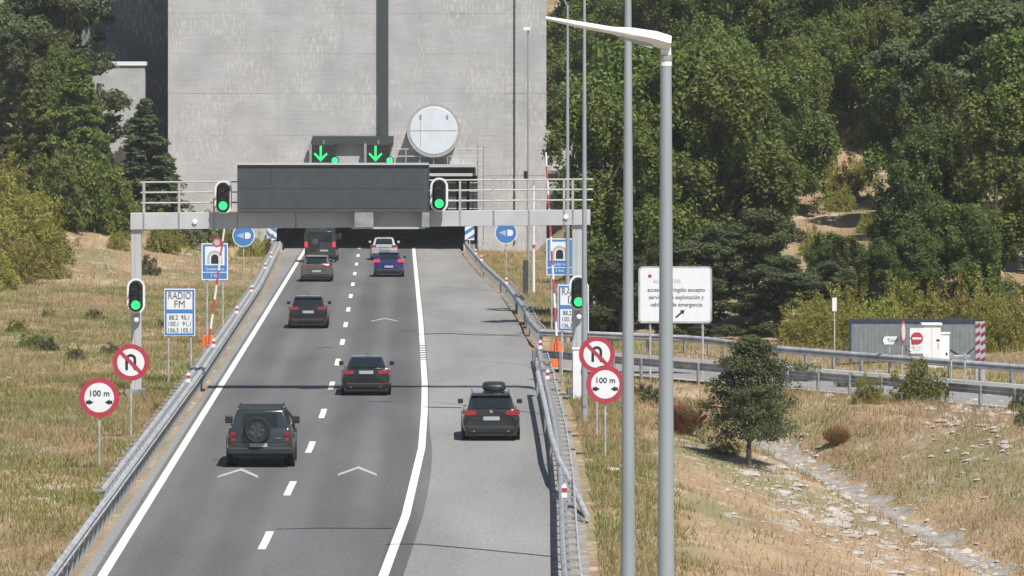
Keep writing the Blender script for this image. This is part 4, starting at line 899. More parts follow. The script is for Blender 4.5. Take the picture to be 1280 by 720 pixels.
MB().box(-hw * .64, hw * .64, .35, 2.6, 1.71, 1.75).build('roof', M['trim'], t, bevel=.04)
quad_patch([bot[0], bot[1], top[1], top[0]], (.17, .2), .014, 'rear_window', M['glass'], t); quad_patch([bot[2], bot[3], top[3], top[2]], (.08, .1), .014, 'windscreen', M['glass'], t)
for s in (1, -1):
    A = [bot[1], bot[2], top[2], top[1]] if s == 1 else [bot[3], bot[0], top[0], top[3]]
    for u0, u1 in ((.03, .30), (.34, .62), (.66, .93)):
        bl_, br_, tr_, tl_ = [Vector(q) for q in A]; quad_patch([bl_.lerp(br_, u0), bl_.lerp(br_, u1), tl_.lerp(tr_, u1), tl_.lerp(tr_, u0)], (.04, .16), .014, 'side_window', M['glass'], t, 2, 2)
    for k, zz in enumerate((.83, 1.0)): MB().box(s * .80 - .06, s * .80 + .06, -.02, .05, zz - .055, zz + .055).build('tail_light', M['tail'], t, bevel=.01)
    x0, x1 = sorted((s * .90, s * 1.13)); MB().box(x0, x1, 2.55, 2.68, 1.16, 1.38).build('mirror', M['trim'], t, bevel=.03)
    for yy in (.85, 3.45):
        wheel(t, s * .86, yy, .40, .27); MB().lathe([(.46, -.03), (.52, -.03), (.52, .035), (.46, .035)], 'x', 22, (s * hw, yy, .44)).build('wheel_arch', M['trim'], t)
        MB().lathe([(0, -.003), (.47, -.003), (.47, .006), (0, .006)], 'x', 22, (s * hw, yy, .44)).build('arch_liner', M['trim'], t)
    MB().tube((s * .55, -.05, .48), (s * .55, .05, .48), .04, n=10).build('tow_eye', M['galv_d'], t)
    MB().box(s * hw * .66 - .02, s * hw * .66 + .02, .35, 2.5, 1.752, 1.79).build('roof_rail', M['trim'], t)
MB().box(-.96, .96, -.06, .12, .40, .60).build('rear_bumper', M['trim'], t, bevel=.03); MB().box(-.8, .8, .1, 4.3, .3, .45).build('underbody', M['trim'], t)
sw = bpy.data.objects.new('spare_wheel', MB().lathe([(.2, -.05), (.36, -.09), (.395, -.03), (.395, .08), (.3, .13), (.1, .13)], 'y', 30).mesh('spare_wheel', M['tyre'], 45)); col.objects.link(sw); sw.parent = t; sw.location = (-.08, -.12, 1.13)
MB().lathe([(0, -.085), (.06, -.085), (.08, -.05), (.2, -.06), (.235, -.07), (.235, 0)], 'y', 30).build('wheel_rim', M['p_van'], sw, smooth=40)
for k in range(5): a = 2 * math.pi * k / 5; MB().hexa([(.06 * math.cos(a + .6), -.09, .06 * math.sin(a + .6)), (.06 * math.cos(a - .6), -.09, .06 * math.sin(a - .6)), (.22 * math.cos(a - .2), -.09, .22 * math.sin(a - .2)), (.22 * math.cos(a + .2), -.09, .22 * math.sin(a + .2))], [(.06 * math.cos(a + .6), -.05, .06 * math.sin(a + .6)), (.06 * math.cos(a - .6), -.05, .06 * math.sin(a - .6)), (.22 * math.cos(a - .2), -.05, .22 * math.sin(a - .2)), (.22 * math.cos(a + .2), -.05, .22 * math.sin(a + .2))]).build('spoke', M['rim'], sw)
MB().box(-.3, .22, -.08, -.06, .62, .73).build('number_plate', M['plate'], t); MB().box(.46, .62, -.03, .02, .86, .89).build('door_handle', M['chrome'], t)
MB().box(-.86, .86, -.01, .01, .755, .765).build('door_gap', M['ink'], t)
MB().path([(hw * .72, .9, 1.74), (hw * .86, .88, 1.58), (hw * 1.0, .9, 1.35), (hw * 1.01, .95, 1.0)], .03, 8).build('side_ladder_rail', M['trim'], t); MB().path([(hw * .72, 1.2, 1.74), (hw * .86, 1.18, 1.58), (hw * 1.0, 1.2, 1.35), (hw * 1.01, 1.25, 1.0)], .03, 8).build('side_ladder_rail', M['trim'], t)
# 8. dark van with spare wheel entering
g = gnd(400, 328.5); t = thing('van', 'tall dark van with glowing red tail lights entering the tunnel', 'van', (g.x, g.y, .012), R(-1.5)); hw = 1.0
loft([(0, hw * .93, .38, 2.4), (.05, hw * .98, .34, 2.45), (.2, hw, .3, 2.48), (3.9, hw, .3, 2.48), (4.5, hw, .3, 2.15), (4.9, hw * .97, .32, 1.35), (5.4, hw * .9, .38, 1.05)], lambda s: [(0, s[2]), (s[1] * .9, s[2]), (s[1], s[2] + .1), (s[1], s[2] + (s[3] - s[2]) * .5), (s[1] * .93, s[3] - .16), (s[1] * .84, s[3] - .03), (0, s[3])]).build('body', M['p_van'], t, smooth=42)
MB().box(-.78, .78, -.02, .02, 1.35, 2.0).build('rear_window', M['glass'], t, bevel=.04); MB().box(-.012, .012, -.026, .02, .5, 2.3).build('door_gap', M['ink'], t)
for s in (1, -1):
    MB().box(s * .90 - .085, s * .90 + .085, -.02, .06, 1.0, 1.33).build('tail_light', M['tail_on'], t, bevel=.02); x0, x1 = sorted((s * .99, s * 1.24)); MB().box(x0, x1, 4.0, 4.12, 1.4, 1.75).build('mirror', M['trim'], t, bevel=.03)
    for yy in (.95, 4.35): wheel(t, s * .87, yy, .37, .24); MB().lathe([(0, -.004), (.43, -.004), (.43, .012), (0, .012)], 'x', 22, (s * hw, yy, .39)).build('wheel_arch', M['trim'], t)
MB().box(-.94, .94, -.1, .1, .36, .58).build('rear_bumper', M['trim'], t, bevel=.03); MB().box(-.8, .8, .1, 5, .24, .36).build('underbody', M['trim'], t); MB().box(.0, .52, -.03, -.0, .72, .83).build('number_plate', M['plate'], t)
sw = MB().lathe([(.22, -.05), (.33, -.08), (.36, -.02), (.36, .1)], 'y', 26, (-.3, -.1, 1.35)).build('spare_wheel', M['tyre'], t, smooth=40); MB().lathe([(0, -.09), (.21, -.07), (.21, 0)], 'y', 22, (-.3, -.1, 1.35)).build('wheel_cover', M['rim'], sw, smooth=40)

# ------------------------------------------------------------------ vegetation
def leaf_mesh(name, mt, centers, radii, per, size, up=.3, rng=RNG, aspect=1.0, droop=0.0):
    C = np.repeat(centers, per, 0); Rr = np.repeat(radii, per, 0)
    n = len(C); d = rng.normal(size=(n, 3)); d /= np.linalg.norm(d, axis=1)[:, None]
    r = rng.random(n) ** .55
    P = C + d * r[:, None] * Rr
    nrm = d * .8 + rng.normal(size=(n, 3)) * .55; nrm[:, 2] += up; nrm /= np.linalg.norm(nrm, axis=1)[:, None]
    a = np.cross(nrm, rng.normal(size=(n, 3))); a /= np.linalg.norm(a, axis=1)[:, None]; b_ = np.cross(nrm, a)
    s = size * rng.uniform(.6, 1.35, n)[:, None]; a = a * s; b_ = b_ * s * .62 * aspect
    V = np.stack([P - a, P + b_ * .9 - a * .1, P + a, P - b_ * .9 - a * .1], 1).reshape(-1, 3)
    me = bpy.data.meshes.new(name); me.vertices.add(4 * n); me.vertices.foreach_set('co', V.ravel())
    me.loops.add(4 * n); me.loops.foreach_set('vertex_index', np.arange(4 * n, dtype=np.int32)); me.polygons.add(n); me.polygons.foreach_set('loop_start', np.arange(0, 4 * n, 4, dtype=np.int32))
    me.update(calc_edges=True); me.materials.append(mt); return me
def trunk_mesh(h, r, limbs, seed, lo=.25):
    rg = random.Random(seed); mb = MB(); pts = []; rs = []
    for k in range(7): f = k / 6; pts.append((rg.uniform(-.12, .12) * f * 2, rg.uniform(-.12, .12) * f * 2, h * f - .3 * (k == 0))); rs.append(r * (1.25 if k == 0 else 1) * (1 - .85 * f))
    mb.path(pts, rs, 8)
    for e in limbs:
        f = max(lo, min(.85, e[2] / h * .75)); k = f * 6; i = int(k); a = Vector(pts[i]).lerp(Vector(pts[min(i + 1, 6)]), k - i); e = Vector(e)
        mb.path([a, a.lerp(e, .5) + Vector((0, 0, .12 * (e - a).length)), e], [r * .38 * (1 - .5 * f), r * .22, .02], 5)
    return mb.mesh('trunk', M['bark'], 60)
def broad_protos(kind, mt, h, wd, n, per, size, seed, flat=1.0, low=.07):
    rg = np.random.default_rng(seed); C = []
    # lobes: a handful of big boughs, each with clumps on its surface
    lobes = []
    for k in range(26):
        f = rg.uniform(low + .06, .93); rad = wd * (1 - abs(f - .45) ** 1.6 * 1.75) * rg.uniform(.3, .85); a = rg.uniform(0, 2 * math.pi); lobes.append((rad * math.cos(a), rad * math.sin(a), f * h, wd * rg.uniform(.24, .44) * (1.1 - .4 * f)))
    lobes.append((0, 0, h * .9, wd * .35)); lobes.append((0, 0, h * .55, wd * .5))
    for lx_, ly, lz, lr in lobes:
        m_ = max(4, int(n * lr ** 2 / sum(q[3] ** 2 for q in lobes)))
        d = rg.normal(size=(m_, 3)); d[:, 2] = np.where(rg.random(m_) < .7, abs(d[:, 2]), d[:, 2]); d /= np.linalg.norm(d, axis=1)[:, None]
        C.append(np.array([lx_, ly, lz]) + d * lr * rg.uniform(.65, 1.05, m_)[:, None] * np.array([1, 1, flat]))
    C = np.concatenate(C); C = C[C[:, 2] > h * low * .8]
    rad = wd * rg.uniform(.09, .19, (len(C), 1)) * np.array([[.85, .85, 1.5]])
    return leaf_mesh('crown', mt, C, rad, per, size, rng=rg), trunk_mesh(h * .9, .018 * h + .04, [q[:3] for q in lobes], seed)
def conifer_protos(mt, h, wd, seed, per=26, size=.2, n=240, power=.9, low=.06, wob=.22):
    rg = np.random.default_rng(seed); f = low + (1 - low) * rg.random(n) ** .85; prof = wd * (1 - f) ** power * (.8 + .2 * np.sin(f * 40)) + .08
    a = rg.random(n) * 2 * math.pi; rr = prof * rg.uniform(.4, 1.08, n) * (1 + wob * np.sin(3 * a + f * 7 + seed) + .12 * np.sin(5 * a - f * 11))
    C = np.stack([rr * np.cos(a), rr * np.sin(a), f * h - .12 * rr], 1); rad = (.10 + .16 * prof)[:, None] * np.array([[1.25, 1.25, .6]])
    limbs = [tuple(C[i]) for i in range(0, n, 12)]
    return leaf_mesh('crown', mt, C, rad, per, size, .6, rg), trunk_mesh(h * .97, .014 * h + .03, limbs, seed, .05)
def pine_protos(mt, h, wd, seed, n=130, per=46, size=.2):
    rg = np.random.default_rng(seed); C = []
    for k in range(18):
        f = rg.uniform(.16, .98); rad = wd * (1.1 - f) ** .5 * rg.uniform(.3, 1); a = rg.uniform(0, 6.28); lr = wd * rg.uniform(.28, .42); m_ = n // 18
        d = rg.normal(size=(m_, 3)); d /= np.linalg.norm(d, axis=1)[:, None]; C.append(np.array([rad * math.cos(a), rad * math.sin(a), f * h]) + d * lr * np.array([1, 1, .5]))
    C = np.concatenate(C); rad = wd * rg.uniform(.12, .2, (len(C), 1)) * np.array([[1, 1, .6]])
    return leaf_mesh('crown', mt, C, rad, per, size, .5, rg), trunk_mesh(h * .95, .02 * h + .03, [tuple(c_) for c_ in C[::8]], seed)
PB = [broad_protos('b', M['leaf_g'], 10, 2.9, 430, 78, .105, 100 + k, 1.35) for k in range(4)]
PD = [broad_protos('d', M['leaf_d'], 10, 2.9, 430, 78, .105, 200 + k, 1.35) for k in range(3)]
PP = [pine_protos(M['leaf_p'], 10, 2.9, 300 + k, 340, 80, .105) for k in range(3)]
PS = [conifer_protos(M['leaf_s'], 8, 1.9, 400 + k, 60, .10, 460) for k in range(2)]
PC = [conifer_protos(M['leaf_g'], 10, 2.7, 450 + k, 70, .115, 520, .55, .03) for k in range(2)]
def tree(name, label, x, y, h, proto, base_h, group=None, sxy=1.0, rz=None, dz=0.0):
    rz = random.uniform(0, 6.28) if rz is None else rz
    t = thing(name, label, 'tree', (x, y, H(x, y) - .1 + dz), rz, group); s = h / base_h
    link('crown', proto[0], t, scale=(s * sxy, s * sxy, s)); link('trunk', proto[1], t, scale=(s * (.6 + .4 * sxy), s * (.6 + .4 * sxy), s)); return t
def treep(name, label, px, y, top_py, proto, base_h, group=None, sxy=1.0):
    x = Sx(px, y); gz = H(x, y); h = CH - (top_py - HY) * y / F - gz; return tree(name, label, x, y, max(2.5, h), proto, base_h, group, sxy)
# left side
treep('leafy_tree', 'big leafy green tree standing before the concrete block left of the portal', 98, 338, 72, PC[0], 10, sxy=1.05)
treep('leafy_tree', 'big leafy tree beside the yellow broom on the left hill', 46, 340, 84, PC[1], 10, sxy=.95)
treep('leafy_tree', 'leafy tree rising between the two big trees on the left hill', 72, 346, 60, PB[2], 10, sxy=.85)
treep('conifer', 'pointed young conifer growing against the concrete block left of the portal', 181, 345, 122, PS[0], 8, sxy=1.55)
treep('conifer', 'shorter broad conifer growing at the foot of the leafy tree left of the portal', 132, 338, 175, PS[1], 8, sxy=1.5)
treep('conifer', 'low wide conifer between the pointed conifer and the portal wall', 208, 348, 190, PS[1], 8, sxy=1.6)
for px, y, tp, k in ((20, 366, -10, 0), (48, 368, -25, 1), (78, 366, -30, 2), (-20, 376, -20, 1), (58, 354, 40, 1), (30, 356, 30, 2), (82, 380, -40, 1)):
    treep('pine_tree', 'dark pine on the hill above the leafy tree left of the portal', px, y, tp, PP[k], 10, 'pines on the left hill', 1.15)
# right side: front row then slopes
EDGE = 'leafy trees at the wood edge'
front = [(738, 266, 200, 0, .7, 'small leafy tree at the right corner of the portal, left of the tall lamp columns'), (755, 250, 130, 1, 1.0, 'leafy tree behind the tall lamp column at the right gantry leg'), (775, 262, 60, 2, 1.0, 'leafy tree right behind the slender lamp column'), (812, 246, 170, 3, 1.15, 'leafy tree rising above the left half of the restricted access board'), (858, 258, 70, 0, 1.1, 'tall leafy tree rising above the right half of the restricted access board'),
  (905, 252, 92, 1, 1.2, None), (925, 258, 80, 2, .9, None), (1245, 250, 120, 3, 1.1, None), (1290, 258, 50, 0, 1.1, None), (1200, 276, 60, 2, 1.1, None)]
for px, y, tp, k, sc_, lab in front:
    treep('leafy_tree', lab or 'bright green leafy tree in the front row of the wood beyond the service road', px, y, tp, PB[k], 10, None if lab else EDGE, sc_)
for px, y, tp, k, sc_ in ((1150, 252, 160, 0, 1.1), (1185, 258, 165, 1, 1.1), (1175, 270, 85, 2, 1.1), (1215, 246, 260, 1, 1.3), (1140, 248, 205, 2, 1.0), (1100, 244, 300, 0, 1.4), (1060, 246, 296, 1, 1.3), (1030, 247, 290, 2, 1.2), (1150, 246, 290, 0, 1.4), (830, 240, 290, 0, 1.3)):
    treep('leafy_tree', 'dark shaded leafy tree in the wood behind the metal screen' if px > 1000 else 'low dark leafy tree directly behind the restricted access board', px, y, tp, PD[k], 10, 'dark leafy trees behind the screen' if px > 1000 else None, sc_)
for px, y, tp, k, sc_ in ((890, 240, 280, 0, 1.5), (945, 241, 262, 1, 1.5), (970, 243, 275, 2, 1.3), (1035, 241, 325, 0, 1.6), (975, 239, 320, 1, 1.8), (775, 238, 315, 2, 1.7), (865, 238, 330, 1, 1.8)):
    treep('pine_tree', 'low spreading dark pine at the foot of the wooded slope', px, y, tp, PP[k], 10, 'low pines at the foot of the slope', sc_)
rg = random.Random(5)
for row, (y0, y1, n_, pmin) in enumerate(((272, 290, 11, 790), (294, 318, 14, 800), (322, 345, 14, 830), (350, 372, 14, 860), (378, 400, 18, 690), (402, 425, 14, 690))):
    for i in range(n_):
        px = pmin + (i + rg.uniform(.15, .85)) * (1330 - pmin) / n_; y = rg.uniform(y0, y1)
        if (row == 0 or y < 306) and 985 < px < 1125: continue
        x = Sx(px, y); kind = rg.choice('bpdbd'); hh = rg.uniform(7, 10)
        if kind == 'p': tree('pine_tree', 'tall dark pine high on the wooded slope', x, y, hh + 1.5, rg.choice(PP), 10, 'pines on the wooded slope', 1.15)
        elif kind == 'd': tree('leafy_tree', 'dark leafy tree high on the wooded slope', x, y, hh, rg.choice(PD), 10, 'dark leafy trees on the wooded slope', 1.2)
        else: tree('leafy_tree', 'green leafy tree high on the wooded slope', x, y, hh, rg.choice(PB), 10, 'green leafy trees on the wooded slope', 1.15)
for px, y, hh in ((694, 384, 9), (706, 378, 6), (718, 386, 10), (732, 380, 8), (748, 388, 11), (764, 379, 9), (700, 398, 12), (726, 402, 12), (752, 404, 12), (690, 410, 12), (780, 372, 9), (800, 362, 9), (1022, 307, 7), (1042, 310, 7), (1064, 308, 7), (1088, 309, 7), (1108, 304, 8), (1000, 300, 8), (1128, 286, 9), (992, 284, 8), (1062, 326, 9), (1085, 320, 8), (1055, 340, 9), (1035, 352, 10), (1075, 356, 10)):
    tree('leafy_tree', 'green leafy tree on the slope just right of the portal wall' if px < 810 else 'green leafy tree above the open brown patch of the wooded slope', Sx(px, y), y, hh, rg.choice(PB), 10, 'leafy trees right of the portal' if px < 810 else 'leafy trees above the open patch', 1.1)
# small pine by the ditch
pine = conifer_protos(M['leaf_p'], 4.3, 2.05, 84, 56, .044, 600, .48, .25, .34)
p = gnd(937, 566, -.75); t = thing('small_pine', 'lone dark green young pine growing beside the stone ditch', 'tree', (p.x, p.y, H(p.x, p.y) - .08)); link('crown', pine[0], t); link('trunk', pine[1], t)
t.scale = (1, 1, 1.02)

# shrubs made of stems
def stem_mesh(name, mt, n, h, spread, wd, seed, lean=.5, curve=.2):
    rg = np.random.default_rng(seed); a = rg.random(n) * 6.283; r0 = spread * .35 * rg.random(n) ** .5; L_ = h * rg.uniform(.55, 1.05, n)
    out = spread * rg.random(n) ** .6
    B = np.stack([r0 * np.cos(a), r0 * np.sin(a), np.zeros(n)], 1)
    tl = np.sqrt(np.maximum(.15, 1 - (out / spread * .85) ** 2)); T = np.stack([out * np.cos(a + rg.normal(size=n) * .3), out * np.sin(a + rg.normal(size=n) * .3), L_ * tl], 1)
    st = rg.uniform(0, .75, n)[:, None]; B = B + (T - B) * st
    D = rg.normal(size=(n, 3)); D[:, 2] *= .2; D /= np.linalg.norm(D, axis=1)[:, None]; D *= wd
    Mi = (B + T) / 2 + np.stack([np.zeros(n), np.zeros(n), L_ * curve * .5], 1)
    V = np.stack([B - D * .5, B + D * .5, Mi + D, T, Mi - D], 1).reshape(-1, 3)
    me = bpy.data.meshes.new(name); me.vertices.add(5 * n); me.vertices.foreach_set('co', V.ravel()); me.loops.add(5 * n); me.loops.foreach_set('vertex_index', np.arange(5 * n, dtype=np.int32))
    me.polygons.add(n); me.polygons.foreach_set('loop_start', np.arange(0, 5 * n, 5, dtype=np.int32)); me.update(calc_edges=True); me.materials.append(mt); return me
def dome(mt, n, per, size, seed, aspect=.5):
    rg = np.random.default_rng(seed); d = rg.normal(size=(n, 3)); d[:, 2] = abs(d[:, 2]); d /= np.linalg.norm(d, axis=1)[:, None]
    lob = 1 + .18 * np.sin(np.arctan2(d[:, 1], d[:, 0]) * 3 + seed) + .12 * rg.normal(size=n)
    C = d * lob[:, None] * np.array([.66, .66, .86]) * (.35 + .65 * rg.random((n, 1)) ** .4); C[:, 2] = np.maximum(C[:, 2], .06)
    return leaf_mesh('foliage', mt, C, np.full((n, 1), .12) * rg.uniform(.6, 1.3, (n, 1)) * np.array([[1, 1, 1.15]]), per, size, .5, rg, aspect)
SB = [dome(M['leaf_b'], 150, 34, .042, 500 + k) for k in range(3)]
SY = [dome(M['leaf_y'], 150, 34, .045, 520 + k) for k in range(2)]
ST = [stem_mesh('foliage', M['leaf_t'], 1500, 1.0, .8, .012, 540 + k) for k in range(2)]
SG = [dome(M['leaf_e'], 120, 34, .05, 560 + k, .7) for k in range(2)]
stemw = MB(); [stemw.path([(0, 0, -.1), (.12 * math.cos(k), .12 * math.sin(k), .25), (.3 * math.cos(k), .3 * math.sin(k), .6)], [.03, .022, .008], 5) for k in (0, 1.3, 2.5, 3.8, 5)]; stemw = stemw.mesh('stems', M['bark'])
def shrub(label, px, py, y, h, wd, proto, group=None, cat='shrub', name='shrub'):
    x = Sx(px, y); t = thing(name, label, cat, (x, y, H(x, y) - .05), random.uniform(0, 6.28), group)
    link('foliage', proto, t, scale=(wd / 1.5, wd / 1.5, h)); link('stems', stemw, t, scale=(wd / 1.5, wd / 1.5, h * .8)); return t
SL = [dome(M['leaf_g'], 260, 60, .036, 580 + k, .8) for k in range(2)]
shrub('wide green bush filling the foot of the big leafy trees beside the broom', 66, 0, 331, 4.6, 5.0, SL[0]); shrub('wide green bush at the foot of the big leafy tree before the concrete block', 104, 0, 333, 5.2, 5.2, SL[1]); shrub('wide green bush between the big leafy tree and the pointed conifer', 142, 0, 334, 3.4, 4.2, SL[0])
k = 0
for px, y, h, wd in ((12, 300, 2.5, 4.2), (40, 304, 2.6, 4.4), (14, 314, 3.3, 5.0), (58, 314, 2.8, 4.2), (-8, 294, 2.2, 3.2), (36, 326, 3.6, 4.6), (4, 336, 3.6, 5.0)):
    shrub('big yellow green broom bush on the left hillside', px, 0, y, h, wd, SB[k % 3], 'broom bushes on the left hillside'); k += 1
for px, y, h, wd in ((205, 330, 2.4, 3.0), (232, 338, 2.6, 2.4), (255, 345, 2.0, 2.6), (285, 350, 2.0, 2.2), (315, 356, 1.8, 2.2), (150, 326, 1.6, 1.8), (185, 312, 1.3, 1.6), (335, 360, 1.5, 1.2)):
    shrub('olive green bush along the foot of the portal wall', px, 0, y, h, wd, (SB + SG)[k % 5], 'bushes below the portal wall'); k += 1
for px, y, h, wd in ((40, 232, .9, 1.7), (58, 228, .7, 1.3), (95, 222, .6, 1.0), (20, 246, .7, 1.2), (140, 228, .5, 1.3), (118, 260, .6, 1.2), (60, 262, .5, .9), (205, 250, .5, .9), (222, 192, .5, .8), (200, 186, .5, .8)):
    shrub('low grey green bush on the dry left verge', px, 0, y, h, wd, SG[k % 2] if k % 3 else SY[0], 'low bushes on the left verge'); k += 1
for px, y, h, wd in ((1075, 224, 2.4, 2.4), (1105, 226, 3.0, 2.6), (1135, 228, 3.0, 2.6), (1165, 226, 3.2, 2.6), (1195, 229, 3.2, 2.8), (1225, 227, 2.7, 2.6), (1255, 224, 2.3, 2.4), (1285, 226, 2.6, 2.6), (1060, 232, 2.6, 2.6), (1030, 230, 2.2, 2.6), (1000, 232, 1.8, 2.4), (1046, 236, 2.6, 2.8), (1015, 237, 2.4, 2.6), (1240, 234, 3.0, 2.8), (1270, 233, 3.0, 2.8), (1110, 222, 1.2, 1.2)):
    shrub('yellow green broom bush behind the metal screen', px, 0, y, h, wd, SB[k % 3], 'broom bushes behind the metal screen'); k += 1
shrub('bright yellow green bush in front of the service road guardrail', 1148, 0, 189, 1.9, 2.4, SY[1]); shrub('olive bush beside the bright yellow green bush below the service road', 1083, 0, 188, 1.2, 1.4, SB[1])
shrub('round rusty dry tussock at the edge of the stone ditch', 1046, 0, 180.5, .75, .95, ST[0], cat='tussock', name='tussock'); shrub('dry brown bush between the lamp column and the small pine', 852, 0, 183, 1.2, 1.6, ST[1]); shrub('olive scrub at the foot of the small pine', 905, 0, 177, .7, 1.3, SB[0])
shrub('small dark bush at the wood edge on the brown slope', 1060, 0, 290, 2.2, 2.6, SB[2])
for px, y, h, wd in ((985, 205, .7, 1.3), (1005, 204, .9, 1.5), (820, 196, .8, 1.6), (800, 199, .6, 1.2), (1060, 200, .6, 1.2), (1275, 183, .9, 1.0), (1280, 176, .8, .9)):
    shrub('low green bush on the bank below the service road', px, 0, y, h, wd, SG[k % 2], 'low bushes below the service road'); k += 1
for px, y, h, wd in ((1050, 285, 1.6, 2.0), (1075, 296, 2.0, 2.2), (1035, 300, 1.5, 2.0), (1085, 276, 1.3, 1.6), (1072, 264, 1.3, 2.2), (1022, 266, 1.5, 2.2), (1062, 306, 1.2, 2.0), (1045, 294, 1.0, 1.6), (1040, 253, 1.3, 2.4), (1075, 251, 1.4, 2.2)):
    shrub('olive broom on the open brown patch of the wooded slope', px, 0, y, h, wd, SB[k % 3], 'brooms on the open slope patch'); k += 1

# grass as stuff
def grass(name, label_mat, boxes, seed, hmin, hmax, wd, keep):
    rg = np.random.default_rng(seed); P = []
    for x0, x1, y0, y1, dens in boxes:
        n = int((x1 - x0) * (y1 - y0) * dens); P.append(np.stack([rg.uniform(x0, x1, n), rg.uniform(y0, y1, n)], 1))
    P = np.concatenate(P); P = P[keep(P[:, 0], P[:, 1], rg)]
    n = len(P); Z = height(P[:, 0], P[:, 1]); h = rg.uniform(hmin, hmax, n) * (.6 + .5 * np.clip(fbm(P[:, 0] * 1.7, P[:, 1], .8) + .5, 0, 1.4)); a = rg.random(n) * 6.283
    D = np.stack([np.cos(a), np.sin(a), np.zeros(n)], 1) * wd * rg.uniform(.6, 1.4, n)[:, None]; B = np.stack([P[:, 0], P[:, 1], Z - .03], 1)
    ln = rg.normal(size=(n, 2)) * .35; T = B + np.stack([ln[:, 0] * h, ln[:, 1] * h, h], 1)
    V = np.stack([B - D, B + D, T], 1).reshape(-1, 3)
    me = bpy.data.meshes.new(name); me.vertices.add(3 * n); me.vertices.foreach_set('co', V.ravel()); me.loops.add(3 * n); me.loops.foreach_set('vertex_index', np.arange(3 * n, dtype=np.int32))
    me.polygons.add(n); me.polygons.foreach_set('loop_start', np.arange(0, 3 * n, 3, dtype=np.int32)); me.update(calc_edges=True); me.materials.append(label_mat)
    return stuff(link(name, me))
def off_road(X, Y):
    p = (X - S0[0]) * SD[0] + (Y - S0[1]) * SD[1]; q = (X - S0[0]) * SN[0] + (Y - S0[1]) * SN[1]
    xd = np.where(Y < 186, 12.2 + (186 - Y) * .16, 12.2 + (186 - Y) * .05)
    ok = ((X < xLr(Y) - .55) | (X > xRr(Y) + 1.0)) & ~((q > -.2) & (q < SW + .2) & (p > -13)) & ~((abs(X - xd) < .62) & (Y < 187))
    bare = (X > xRr(Y) + 3.4 + fbm(X, Y, .9)) & (X < xd - .9 + .6 * fbm(X, Y, 1.3)) & (Y < 180)
    return ok & ~(bare & (np.sin(X * 91.7 + Y * 47.3) > -.93))
patch = lambda X, Y: 1.1 * fbm(X + 3, Y * .3, .42) + .5 * fbm(X * 2 + 9, Y * 1.3, 1.1)
boxes = [(-19, -8, 116, 210, 75), (-24, -8, 210, 300, 40), (-30, -9, 300, 366, 14), (4, 26, 112, 200, 75), (4, 30, 200, 236, 40), (4.5, 10, 236, 366, 22), (8, 36, 262, 312, 10)]
grass('dry_grass', M['grass_dry'], boxes, 21, .10, .42, .014, lambda X, Y, rg: off_road(X, Y) & (patch(X, Y) < .30 - .38 * (X < -8) + rg.normal(size=len(X)) * .3))
grass('green_grass', M['grass_grn'], boxes, 22, .08, .34, .016, lambda X, Y, rg: off_road(X, Y) & (patch(X, Y) + 1.0 * (X > 3) * (X < xRr(Y) + 3.4) + .25 * ((X < -8.5) & (Y > 180) & (Y < 260)) > .22 - .55 * (X < -8) + rg.normal(size=len(X)) * .28))

# ditch and rocks
dt = MB(); vs = []; ysd = np.arange(112, 188.5, .3); nw = 10
for y in ysd:
    xd = 12.2 + (186 - y) * .16 + .12 * math.sin(y * .9) + .1 * math.sin(y * 2.3); wl = .82 + .22 * mnoise.noise((y * .6, 3, 0)); wr_ = .85 + .22 * mnoise.noise((y * .7, 9, 0))
    for k in range(nw + 1):
        u = k / nw; xx = xd - wl + (wl + wr_) * u; e = 1 - abs(2 * u - 1)
        vs.append((xx, y, H(xx, y) + (-.14 if k in (0, nw) else .005 + .07 * mnoise.noise((xx * 1.6, y * .7, 1)) + .09 * mnoise.noise((xx * 5, y * 2.6, 4)) + .05 * e)))
dt.add(vs, [(i * (nw + 1) + k, i * (nw + 1) + k + 1, (i + 1) * (nw + 1) + k + 1, (i + 1) * (nw + 1) + k) for i in range(len(ysd) - 1) for k in range(nw)])
ditch = struct(dt.build('ditch', M['stone'], None, smooth=25))
def rock_mesh(seed):
    rg = random.Random(seed); import bmesh
    bm = bmesh.new(); bmesh.ops.create_icosphere(bm, subdivisions=2, radius=.5)
    for v in bm.verts: k = mnoise.noise(v.co * 2.2 + Vector((seed * 3.1, 0, 0))); v.co *= 1 + .55 * k; v.co.z *= .62
    me = bpy.data.meshes.new('rock'); bm.to_mesh(me); bm.free(); me.materials.append(M['rock']); return me
RK = [rock_mesh(k) for k in range(6)]
rg = random.Random(9)
def rock(x, y, s, label, group): 
    o = link('rock', rg.choice(RK), None, (x, y, H(x, y) + s * .02), rg.uniform(0, 6.28), (s * rg.uniform(.8, 1.5), s * rg.uniform(.7, 1.3), s * rg.uniform(.6, 1))); tag(o, label, 'rock', group)
for i in range(46):
    px = rg.gauss(1235, 30); py = rg.gauss(530, 16)
    if px < 1165 or px > 1300 or py < 503: continue
    g = gnd(px, py, -.5); rock(g.x, g.y, rg.uniform(.2, .55), 'pale broken rock in the rubble heap below the service road', 'rocks in the rubble heap')
for i in range(95):
    t_ = rg.random(); px = 940 + t_ * 190 + rg.gauss(0, 28); py = 590 + t_ * 115 + rg.gauss(0, 20)
    g = gnd(px, py, -1.6 - t_ * .6)
    rock(g.x, g.y, rg.uniform(.15, .5), 'pale flat stone lying on the bare bank beside the ditch', 'stones on the bare bank')
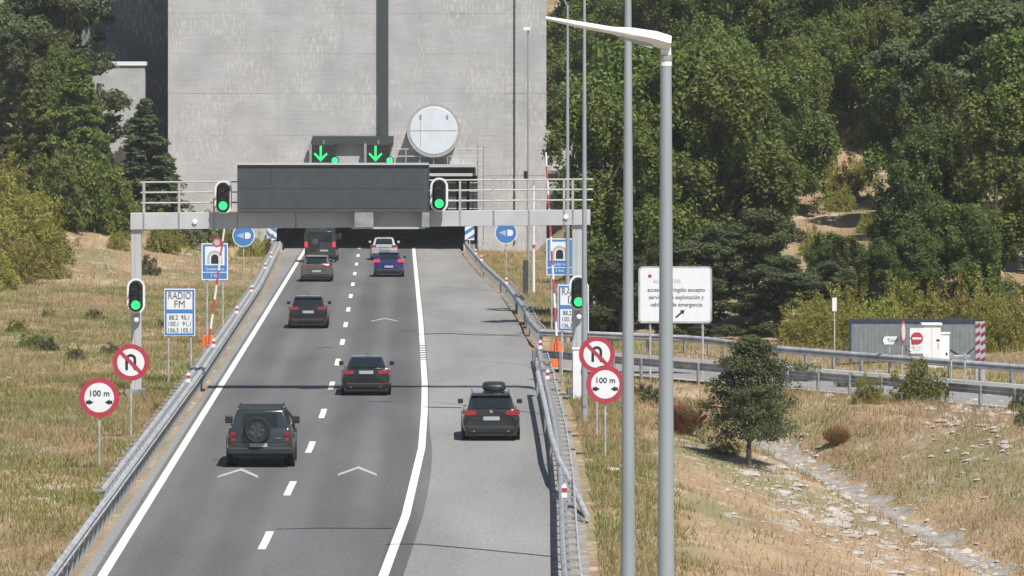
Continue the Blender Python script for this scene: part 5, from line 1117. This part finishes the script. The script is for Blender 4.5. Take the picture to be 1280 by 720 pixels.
for px, py in ((650 + 113, 605), (1035, 520), (1062, 522), (975, 557)): g = gnd(px, py, -.6); rock(g.x, g.y, .4, 'single pale rock lying in the grass of the right bank', 'single rocks in the right bank grass')
for px, py in ((90, 383), (80, 377), (55, 618), (285, 431), (75, 432), (10, 470)): g = gnd(px, py, .05); rock(g.x, g.y, .3, 'small pale stone on the dry left verge', 'stones on the left verge')
# gravel scatter as one mass
mb = MB(); base = RK[0]; bv = [(.9, 0, -.05), (-.8, .3, -.05), (-.6, -.45, -.05), (0.1, 0, .26), (.1, .5, -.03), (.3, -.5, -.03)]
for i in range(2100):
    if i < 800: t_ = rg.random(); px = 900 + t_ * 240 + rg.gauss(0, 40); py = 575 + t_ * 130 + rg.gauss(0, 26); z_ = -1.4 - t_ * .7
    elif i < 1200: px = rg.gauss(1235, 38); py = rg.gauss(530, 18); z_ = -.5
    else: y_ = rg.uniform(114, 187); x_ = 12.2 + (186 - y_) * .16 + rg.gauss(0, .4); px = None
    if px is not None:
        if py < 500: continue
        g = gnd(px, py, z_); x_, y_ = g.x, g.y
    s = rg.uniform(.04, .13) if i < 800 else rg.uniform(.06, .26); s *= 1 + .9 * (rg.random() < .07); a = rg.uniform(0, 6.28); z_ = H(x_, y_) + .02
    mb.add([(x_ + s * (vx * math.cos(a) - vy * math.sin(a)), y_ + s * (vx * math.sin(a) + vy * math.cos(a)), z_ + s * vz) for vx, vy, vz in bv], [(3, 0, 4), (3, 4, 1), (3, 1, 2), (3, 2, 5), (3, 5, 0)])
me = mb.mesh('gravel', M['rock'], None, fix=False); stuff(link('gravel', me))

# ------------------------------------------------------------------ summer haze
m = bpy.data.materials.new('summer haze'); m.use_nodes = True; n = m.node_tree.nodes; n.clear()
v = n.new('ShaderNodeVolumePrincipled'); v.inputs['Color'].default_value = (.86, .92, .92, 1); v.inputs['Density'].default_value = .00014; v.inputs['Anisotropy'].default_value = 0
o_ = n.new('ShaderNodeOutputMaterial'); m.node_tree.links.new(v.outputs[0], o_.inputs['Volume'])
stuff(MB().box(-640, 640, -340, 940, -9, 160).build('haze', m))
